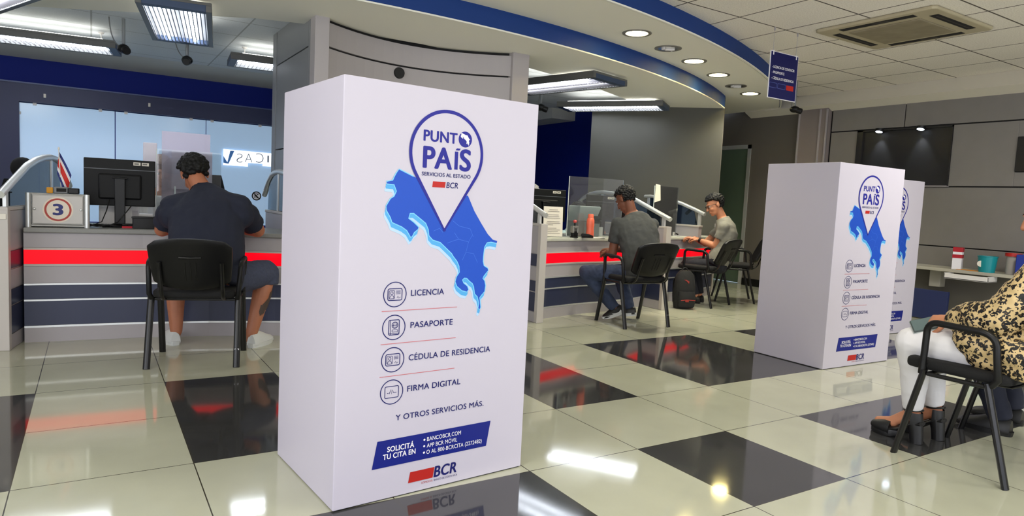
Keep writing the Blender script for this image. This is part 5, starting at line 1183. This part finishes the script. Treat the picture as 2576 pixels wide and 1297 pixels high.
# ---- man in glasses and a pale grey tee at the far counter
def man_glasses():
    t, inv = person('man in glasses and a pale grey t-shirt leaning to the far counter', (4.10, 3.30, 0))
    wd = (0.72, 0.69, 0)
    rings = [((4.135, 3.225, 0.47), 0.165, 0.125), ((4.165, 3.205, 0.56), 0.175, 0.125), ((4.225, 3.19, 0.70), 0.175, 0.120), ((4.270, 3.20, 0.84), 0.190, 0.120), ((4.265, 3.225, 0.93), 0.188, 0.110), ((4.25, 3.25, 1.00), 0.135, 0.088), ((4.238, 3.262, 1.04), 0.080, 0.070), ((4.23, 3.27, 1.065), 0.060, 0.060)]
    shL, shR = V(4.115, 3.12, 0.935), V(4.395, 3.37, 0.935)
    elL, elR = V(4.09, 3.20, 0.705), V(4.27, 3.52, 0.715)
    wrL, wrR = V(4.055, 3.415, 0.760), V(4.08, 3.53, 0.775)
    M = head_frame((4.155, 3.315, 1.188), (-0.80, 0.42, -0.42), (-0.30, 0.30, 0.90))
    hipL, kL, aL = V(4.12, 3.15, 0.47), V(3.985, 3.535, 0.455), V(4.03, 3.40, 0.10)
    hipR, kR, aR = V(4.27, 3.24, 0.47), V(4.14, 3.545, 0.455), V(4.18, 3.47, 0.10)
    b = MB(); torso(b, rings, wd, -0.012); add_head(b, M, (4.236, 3.262, 1.045), 1.0, 0.052)
    limb(b, [shL, elL], [0.047, 0.042]); limb(b, [elL, elL.lerp(wrL, 0.35), wrL], [0.042, 0.041, 0.026]); limb(b, [shR, elR, wrR], [0.047, 0.041, 0.026])
    add_hand(b, wrL, (-0.15, 0.9, 0.10), (-0.1, 0, -1), 1, 0.6); add_hand(b, wrR, (-0.6, 0.5, 0.05), (0, 0.1, -1), -1, 0.6)
    for h, k, a in ((hipL, kL, aL), (hipR, kR, aR)): limb(b, [h, k, a], [0.07, 0.05, 0.033]); b.cap(a, a+V(-0.02, 0.05, -0.04), 0.033, 0.028)
    b.build('body', SKIN3, t, voxel=0.006, smoothit=3, inv=inv)
    hair_cap('hair', HAIR, M, t, inv, 'short', 12); add_eyes(M, t, inv)
    q = MB()
    for sx in (-1, 1):
        q.tube([M @ V(sx*(0.033+0.023*math.cos(a_)), 0.104-0.010*abs(math.cos(a_)), 0.002+0.017*math.sin(a_)) for a_ in [2*PI*k/14 for k in range(15)]], 0.0032, N=6)
        q.tube([M @ V(sx*0.056, 0.096, 0.010), M @ V(sx*0.076, 0.03, 0.010), M @ V(sx*0.080, -0.02, 0.004)], 0.0028, N=6)
    q.tube([M @ V(-0.010, 0.108, 0.004), M @ V(0.010, 0.108, 0.004)], 0.003, N=6); q.build('glasses', BLACKPL, t, smooth=True, inv=inv)
    b = MB(); torso(b, [((4.15, 3.215, 0.505), 0.17, 0.125)] + rings[1:-1], wd, 0.006)
    for s_, e_ in ((shL, elL), (shR, elR)):
        b.ell(s_, (0.066, 0.066, 0.066)); b.tube([s_, s_.lerp(e_, 0.60)], [0.066, 0.064], N=18); b.ell(s_.lerp(Vector(rings[4][0]), 0.35), (0.08, 0.08, 0.07))
    b.build('t_shirt', TEE2, t, voxel=0.009, smoothit=5, disp=(0.018, 0.08), inv=inv)
    b = MB(); torso(b, rings[:2], wd, 0.0)
    for h, k, a in ((hipL, kL, aL), (hipR, kR, aR)):
        b.cap(h, k, 0.090, 0.070); b.tube([k, k.lerp(a, 0.5), a], [0.068, 0.060, 0.050], N=18)
    b.build('trousers', DARKPANTS, t, voxel=0.009, smoothit=4, disp=(0.014, 0.07), inv=inv)
    dv_ = (wrL-elL).normalized(); q = MB(); q.tube([wrL-dv_*0.022, wrL+dv_*0.004], 0.034, N=16); w_ = q.build('wrist_watch', BLACKPL, t, smooth=True, inv=inv)
    shoe('shoe', (4.055, 3.345, 0.0), (3.975, 3.60, 0.0), SHOEB, SHOEB, t, inv, 0.042, 0.085, 0.02)
    shoe('shoe', (4.20, 3.42, 0.0), (4.13, 3.68, 0.0), SHOEB, SHOEB, t, inv, 0.042, 0.085, 0.02)
man_glasses()

# ---- woman in the leopard print blouse, at the right edge
def woman():
    t, inv = person('woman in a leopard print blouse and white jeans holding a phone, at the right edge', (1.39, -0.80, 0))
    wd = (1, 0, 0)
    rings = [((1.43, -0.88, 0.46), 0.205, 0.155), ((1.44, -0.90, 0.56), 0.220, 0.170), ((1.455, -0.955, 0.68), 0.215, 0.165), ((1.465, -1.005, 0.80), 0.215, 0.155), ((1.475, -1.035, 0.90), 0.205, 0.130), ((1.475, -1.045, 0.97), 0.150, 0.095), ((1.475, -1.045, 1.01), 0.085, 0.070), ((1.475, -1.04, 1.045), 0.058, 0.058)]
    shL, shR = V(1.285, -1.03, 0.895), V(1.665, -1.03, 0.895)
    elL, elR = V(1.225, -0.90, 0.700), V(1.66, -0.86, 0.690)
    wrL, wrR = V(1.290, -0.685, 0.655), V(1.405, -0.655, 0.655)
    M = head_frame((1.475, -0.955, 1.165), (-0.10, 0.95, -0.32), (0, 0.3, 1))
    hipL, kL, aL = V(1.33, -0.86, 0.520), V(1.265, -0.53, 0.520), V(1.388, -0.505, 0.150)
    hipR, kR, aR = V(1.53, -0.86, 0.520), V(1.455, -0.50, 0.515), V(1.560, -0.525, 0.150)
    b = MB(); torso(b, rings, wd, -0.015); add_head(b, M, (1.475, -1.045, 1.02), 0.97, 0.050)
    limb(b, [shL, elL, wrL], [0.052, 0.045, 0.026]); limb(b, [shR, elR, wrR], [0.052, 0.045, 0.026])
    add_hand(b, wrL, (-0.10, 0.95, -0.10), (0.55, 0, -0.8), 1, 0.75, 0.95); add_hand(b, wrR, (-0.55, 0.75, -0.1), (-0.4, 0, -0.9), -1, 0.7, 0.95)
    FD = V(0.0, 1.0, 0)
    for h, k, a in ((hipL, kL, aL), (hipR, kR, aR)):
        limb(b, [h, k, k.lerp(a, 0.35)+V(0, -0.012, 0), a], [0.085, 0.062, 0.055, 0.034])
        b.cap(a, a + V(0, -0.020, -0.030), 0.034, 0.030); b.cap(a + V(0, 0.0, -0.01), a + V(-0.01, 0.085, -0.070), 0.034, 0.026); b.cap(a + V(-0.01, 0.085, -0.075), a + V(-0.012, 0.16, -0.088), 0.028, 0.020)
    b.build('body', SKIN3, t, voxel=0.006, smoothit=3, inv=inv)
    b = MB(); b.ell(M @ V(0, -0.02, 0.04), (0.088, 0.102, 0.092), M.to_3x3()); 
    for sx in (-1, 1): b.cap(M @ V(sx*0.075, -0.03, 0.02), M @ V(sx*0.085, -0.02, -0.10), 0.030, 0.018)
    b.cap(M @ V(0, -0.08, 0.02), M @ V(0, -0.10, -0.10), 0.06, 0.04); b.cap(M @ V(-0.085, -0.01, -0.06), M @ V(-0.10, 0.02, -0.16), 0.032, 0.018); b.cap(M @ V(0.085, -0.01, -0.06), M @ V(0.10, 0.02, -0.16), 0.032, 0.018)
    b.build('hair', mat('hair_auburn', (150, 84, 50), 0.5), t, voxel=0.007, smoothit=2, disp=(0.012, 0.02), inv=inv); add_eyes(M, t, inv)
    b = MB(); torso(b, rings[:-1], wd, 0.012)
    for s_, e_, w_ in ((shL, elL, wrL), (shR, elR, wrR)):
        b.ell(s_, (0.080, 0.080, 0.075)); b.tube([s_, e_], [0.082, 0.088], N=18); b.ell(e_, (0.088, 0.088, 0.085)); b.tube([e_, e_.lerp(w_, 0.5), e_.lerp(w_, 0.85), w_], [0.088, 0.085, 0.066, 0.042], N=18); b.ell(s_.lerp(Vector(rings[4][0]), 0.35), (0.09, 0.095, 0.08))
    b.cap(V(1.33, -0.82, 0.58), V(1.53, -0.82, 0.58), 0.105, 0.105)
    b.cap(V(1.245, -0.80, 0.585), V(1.225, -1.04, 0.55), 0.075, 0.075); b.cap(V(1.235, -0.84, 0.52), V(1.215, -1.04, 0.50), 0.05, 0.05)
    b.build('blouse', LEO, t, voxel=0.009, smoothit=5, disp=(0.030, 0.07), inv=inv)
    b = MB()
    for h, k, a in ((hipL, kL, aL), (hipR, kR, aR)):
        b.cap(h, k, 0.105, 0.076); b.tube([k, k.lerp(a, 0.35)+V(0, -0.012, 0), k.lerp(a, 0.93)], [0.074, 0.067, 0.047], N=18)
    b.build('jeans', WHITEJEANS, t, voxel=0.008, smoothit=4, disp=(0.008, 0.05), inv=inv)
    for a in (aL, aR):
        f = V(a.x-0.008, a.y, 0)
        b = MB(); n = 20
        def sole_ring(z, e, y0, y1):
            return [(V(f.x, f.y + y0 + (y1-y0)*(0.5-0.5*math.cos(2*PI*k/n)), z), math.sin(2*PI*k/n)) for k in range(n)]
        def wid(y): return 0.030 + 0.018*max(0, min(1, (y-0.0)/0.10)) - 0.010*max(0, (y-0.13)/0.05)
        r_ = []
        for z in (0.0, 0.038):
            ring = []
            for k in range(n):
                yy = 0.055 + 0.075 - 0.075*math.cos(2*PI*k/n); yy = 0.045 + (yy-0.055)*0.98
                ring.append(b.bm.verts.new(V(f.x + math.copysign(abs(math.sin(2*PI*k/n))**0.6, math.sin(2*PI*k/n))*wid(yy), f.y+yy, z + 0.010*(yy < 0.06))))
            r_.append(ring)
        for k in range(n): b.bm.faces.new((r_[0][k], r_[0][(k+1) % n], r_[1][(k+1) % n], r_[1][k]))
        b.bm.faces.new(list(reversed(r_[0]))); b.bm.faces.new(r_[1]); sh_ = b.build('platform_sandal', SHOEB, t, bevel=0.006, smooth=True, inv=inv)
        q = MB(); q.tube([V(f.x, f.y-0.035, 0.0), V(f.x, f.y-0.030, 0.05), V(f.x, f.y-0.020, 0.105)], [0.030, 0.031, 0.036], N=16); q.build('heel', SHOEB, sh_, smooth=True, inv=inv)
        q = MB(); q.loft([(V(f.x, f.y-0.055, 0.105), (1, 0, 0), (0, 0.35, 1), 0.030, 0.010), (V(f.x, f.y-0.01, 0.092), (1, 0, 0), (0, 0.5, 1), 0.036, 0.010), (V(f.x-0.003, f.y+0.05, 0.050), (1, 0, 0), (0, 0.5, 1), 0.040, 0.012), (V(f.x-0.004, f.y+0.10, 0.040), (1, 0, 0), (0, 0, 1), 0.044, 0.010)]); q.build('insole', SHOEB, sh_, smooth=True, inv=inv)
        q = MB(); rr_ = []
        for yy, hw, hh in ((0.085, 0.044, 0.046), (0.115, 0.046, 0.044), (0.15, 0.042, 0.034), (0.185, 0.026, 0.018)): rr_.append((V(f.x-0.006, f.y+yy, 0.040), (1, 0, 0), (0, 0, 1), hw, hh))
        q.loft(rr_); q.build('toe_cap', SHOEB, sh_, smooth=True, inv=inv)
        q = MB(); N_ = 12; g_ = []
        for j, (zz, rx_, ry_) in enumerate(((0.092, 0.036, 0.040), (0.125, 0.039, 0.042), (0.155, 0.037, 0.038))):
            g_.append([q.bm.verts.new(V(f.x+rx_*math.cos(PI+PI*k/N_), f.y-0.012+ry_*math.sin(PI+PI*k/N_)*(1.0), zz)) for k in range(N_+1)])
        for ra, rb in zip(g_, g_[1:]):
            for k in range(N_): q.bm.faces.new((ra[k], ra[k+1], rb[k+1], rb[k]))
        q.build('heel_cup', SHOEB, sh_, smooth=True, inv=inv)
        q = MB(); q.tube([a + V(0.040*math.cos(2*PI*k/16), 0.040*math.sin(2*PI*k/16)-0.004, 0.012-0.006*math.sin(2*PI*k/16)) for k in range(17)], 0.006, N=6); q.build('ankle_strap', SHOEB, sh_, smooth=True, inv=inv)
    return wrL
woman()
# phone held in her hand
t = thing('mobile_phone', 'grey mobile phone in a clear case held by the woman in leopard print', 'phone', (1.262, -0.590, 0.624), 0)
Mp = RZ(math.radians(35)) @ RX(math.radians(-20)) @ RY(math.radians(-42))
q = MB(); q.box(-0.036, 0.036, -0.064, 0.064, -0.005, 0.005, Mp); q.build('phone_body', mat('phone_grey', (70, 80, 80), 0.3), t, bevel=0.004)
q = MB(); q.box(-0.032, 0.032, -0.060, 0.060, 0.005, 0.0058, Mp); q.build('phone_screen', mat('phone_screen', (96, 112, 112), 0.1), t)
q = MB(); q.box(-0.039, 0.039, -0.067, 0.067, -0.007, -0.004, Mp); q.build('phone_case', mat('case_clear', (170, 178, 174), 0.2), t, bevel=0.002)

# ---- neighbour of the woman: dark jeans and dark shoes
def neighbour():
    t, inv = person('person in dark jeans and dark shoes seated beyond the leopard blouse, mostly hidden', (2.13, -0.80, 0))
    wd = (1, 0, 0)
    rings = [((2.16, -0.90, 0.46), 0.18, 0.13), ((2.16, -0.92, 0.60), 0.18, 0.13), ((2.16, -0.97, 0.80), 0.20, 0.13), ((2.16, -0.98, 0.95), 0.19, 0.11), ((2.16, -0.975, 1.05), 0.08, 0.07)]
    M = head_frame((2.16, -0.93, 1.20), (0, 1, -0.1), (0, 0.1, 1))
    b = MB(); torso(b, rings, wd, -0.012); add_head(b, M, (2.16, -0.97, 1.05))
    legs = ((V(2.06, -0.88, 0.50), V(1.93, -0.50, 0.50), V(1.99, -0.66, 0.10)), (V(2.27, -0.88, 0.50), V(2.30, -0.48, 0.50), V(2.28, -0.60, 0.10)))
    arms = ((V(1.96, -0.97, 0.92), V(1.94, -0.85, 0.68), V(2.08, -0.62, 0.62)), (V(2.36, -0.97, 0.92), V(2.38, -0.85, 0.68), V(2.25, -0.62, 0.62)))
    for a_ in arms: limb(b, a_, [0.05, 0.043, 0.028])
    add_hand(b, arms[0][2], (0.3, 0.9, -0.1), (0, 0, -1), 1, 0.5); add_hand(b, arms[1][2], (-0.3, 0.9, -0.1), (0, 0, -1), -1, 0.5)
    for l_ in legs: limb(b, l_, [0.075, 0.05, 0.034])
    b.build('body', SKIN2, t, voxel=0.007, smoothit=2, inv=inv); hair_cap('hair', HAIR, M, t, inv, 'short', 3); add_eyes(M, t, inv)
    b = MB(); torso(b, rings[:-1], wd, 0.006)
    for s_, e_, w_ in arms: b.cap(s_, s_.lerp(e_, 0.7), 0.068, 0.062)
    b.build('t_shirt', DARKPANTS, t, voxel=0.01, smoothit=3, inv=inv)
    b = MB(); torso(b, rings[:2], wd, 0.0)
    for h, k, a in legs: b.cap(h, k, 0.095, 0.074); b.tube([k, k.lerp(a, 0.5), a + V(0, 0, -0.02)], [0.072, 0.066, 0.058], N=18)
    b.build('jeans', mat('dark_jeans', (26, 30, 46), 0.85), t, voxel=0.009, smoothit=3, disp=(0.014, 0.06), inv=inv)
    for h, k, a in legs: shoe('shoe', (a.x, a.y-0.06, 0.0), (a.x-0.02, a.y+0.21, 0.0), SHOEB, SHOEB, t, inv, 0.046, 0.09, 0.025)
neighbour()

# ---- tellers behind the counters
def teller(label, base, yaw, shirt_m, hair_m, skin_m, kind='short', hz=1.20, longhair=False, cap=None):
    t, inv = person(label, base)
    f = V(-math.sin(yaw), math.cos(yaw), 0); r = f.cross(V(0, 0, 1)); o = Vector(base)
    P = lambda x, y, z: o + r*x + f*y + V(0, 0, z)
    d = hz-1.20
    rings = [(P(0, 0, 0.50), 0.17, 0.13), (P(0, 0.0, 0.64+d*.5), 0.165, 0.12), (P(0, 0.02, 0.82+d), 0.18, 0.12), (P(0, 0.04, 0.93+d), 0.18, 0.105), (P(0, 0.06, 1.0+d), 0.11, 0.08), (P(0, 0.07, 1.05+d), 0.06, 0.06)]
    M = head_frame(P(0, 0.10, 1.19+d), f*0.95+V(0, 0, -0.3), V(0, 0, 1)+f*0.3)
    b = MB(); torso(b, rings, r, -0.012); add_head(b, M, P(0, 0.065, 1.04+d))
    arms = [(P(s*0.18, 0.04, 0.92+d), P(s*0.24, 0.14, 0.74+d*.5), P(s*0.14, 0.38, 0.815)) for s in (-1, 1)]
    for a_ in arms: limb(b, a_, [0.048, 0.041, 0.027])
    add_hand(b, arms[0][2], f+r*0.25, (0, 0, -1), -1, 0.5); add_hand(b, arms[1][2], f-r*0.25, (0, 0, -1), 1, 0.5)
    legs = [(P(s*0.10, 0.0, 0.50), P(s*0.13, 0.40, 0.50), P(s*0.13, 0.34, 0.09)) for s in (-1, 1)]
    for l_ in legs: limb(b, l_, [0.075, 0.052, 0.034])
    b.build('body', skin_m, t, voxel=0.007, smoothit=2, inv=inv)
    hair_cap('hair', hair_m, M, t, inv, kind, 21); add_eyes(M, t, inv)
    if longhair:
        b = MB()
        for s in (-1, 1): b.cap(M @ V(s*0.070, -0.02, 0.03), M @ V(s*0.082, 0.0, -0.20), 0.030, 0.022)
        b.cap(M @ V(0, -0.075, 0.03), M @ V(0, -0.085, -0.20), 0.06, 0.05); b.ell(M @ V(0, -0.016, 0.045), (0.086, 0.100, 0.088), M.to_3x3())
        b.build('long_hair', hair_m, t, voxel=0.007, smoothit=3, inv=inv)
    b = MB(); torso(b, rings[:-1], r, 0.008)
    for s_, e_, w_ in arms: b.cap(s_, e_, 0.064, 0.058); b.tube([e_, e_.lerp(w_, 0.85)], [0.058, 0.044])
    b.build('shirt', shirt_m, t, voxel=0.010, smoothit=4, disp=(0.012, 0.08), inv=inv)
    b = MB(); torso(b, rings[:2], r, 0.0)
    for h, k, a in legs: b.cap(h, k, 0.092, 0.072); b.tube([k, a], [0.070, 0.056], N=16)
    b.build('trousers', DARKPANTS, t, voxel=0.010, smoothit=3, inv=inv)
    for h, k, a in legs: shoe('shoe', a - f*0.06 - V(0, 0, a.z), a + f*0.19 - V(0, 0, a.z), SHOEB, SHOEB, t, inv, 0.042, 0.08, 0.02)
    return t
teller('teller with long grey brown hair and a white blouse, behind the man in navy', (-1.63, 4.50, 0), PI+0.05, mat('white_blouse', (232, 232, 226), 0.8), mat('hair_grey_brown', (150, 124, 112), 0.55), mat('skin_rose', (212, 160, 138), 0.5), 'short', 1.235, True)
teller('teller with grey hair, only the hair and brow showing over the black monitor', (2.18, 4.42, 0), PI+0.1, mat('navy_shirt', (30, 36, 66), 0.85), mat('hair_grey', (168, 164, 160), 0.6), SKIN3, 'curly', 1.20)
teller('teller in a pale blue shirt behind the middle glass guard, mostly hidden', (2.86, 4.36, 0), PI-0.1, mat('pale_blue_shirt', (176, 200, 204), 0.8), HAIR, SKIN2, 'short', 1.02)

# ================================================================== BACKPACK
t = thing('backpack', 'black backpack with red trim standing on the floor beside the chairs', 'backpack', (3.56, 3.14, 0), math.radians(-22))
BP = mat('backpack_black', (24, 24, 25), 0.8, bump=0.2, bscale=200); BR = mat('backpack_red', (150, 40, 30), 0.6)
q = MB(); q.loft([((0, 0, 0.01), (1, 0, 0), (0, 1, 0), 0.115, 0.075), ((0, 0, 0.10), (1, 0, 0), (0, 1, 0), 0.128, 0.09), ((0, 0, 0.26), (1, 0, 0), (0, 1, 0), 0.125, 0.085), ((0, 0.005, 0.38), (1, 0, 0), (0, 1, 0), 0.105, 0.07), ((0, 0.01, 0.43), (1, 0, 0), (0, 1, 0), 0.06, 0.045)]); q.build('bag_body', BP, t, smooth=True, disp=(0.01, 0.06))
q = MB(); q.loft([((0, -0.075, 0.03), (1, 0, 0), (0, 1, 0), 0.095, 0.035), ((0, -0.085, 0.12), (1, 0, 0), (0, 1, 0), 0.105, 0.045), ((0, -0.075, 0.20), (1, 0, 0), (0, 1, 0), 0.095, 0.03)]); q.build('front_pocket', BP, t, smooth=True)
q = MB(); q.tube([(-0.09, -0.128, 0.105), (-0.02, -0.136, 0.115), (0.08, -0.128, 0.108)], 0.004, N=6); q.box(-0.04, 0.0, -0.137, -0.130, 0.09, 0.115); q.build('red_zip', BR, t)
q = MB(); q.poly([(-0.05, -0.088, 0.335), (-0.02, -0.089, 0.32), (0.01, -0.089, 0.29), (0.015, -0.089, 0.315), (-0.02, -0.087, 0.335)]); q.build('red_mark', BR, t)
q = MB(); q.tube(bez((-0.04, 0.02, 0.42), (0, 0.02, 0.50), (0.04, 0.02, 0.42), 8), 0.008); q.build('top_handle', BP, t, smooth=True)
for s in (-1, 1):
    q = MB(); q.tube([(s*0.05, 0.075, 0.40), (s*0.075, 0.13, 0.30), (s*0.08, 0.12, 0.15), (s*0.09, 0.08, 0.06)], 0.012, flat=0.5); q.build('shoulder_strap', BP, t, smooth=True)
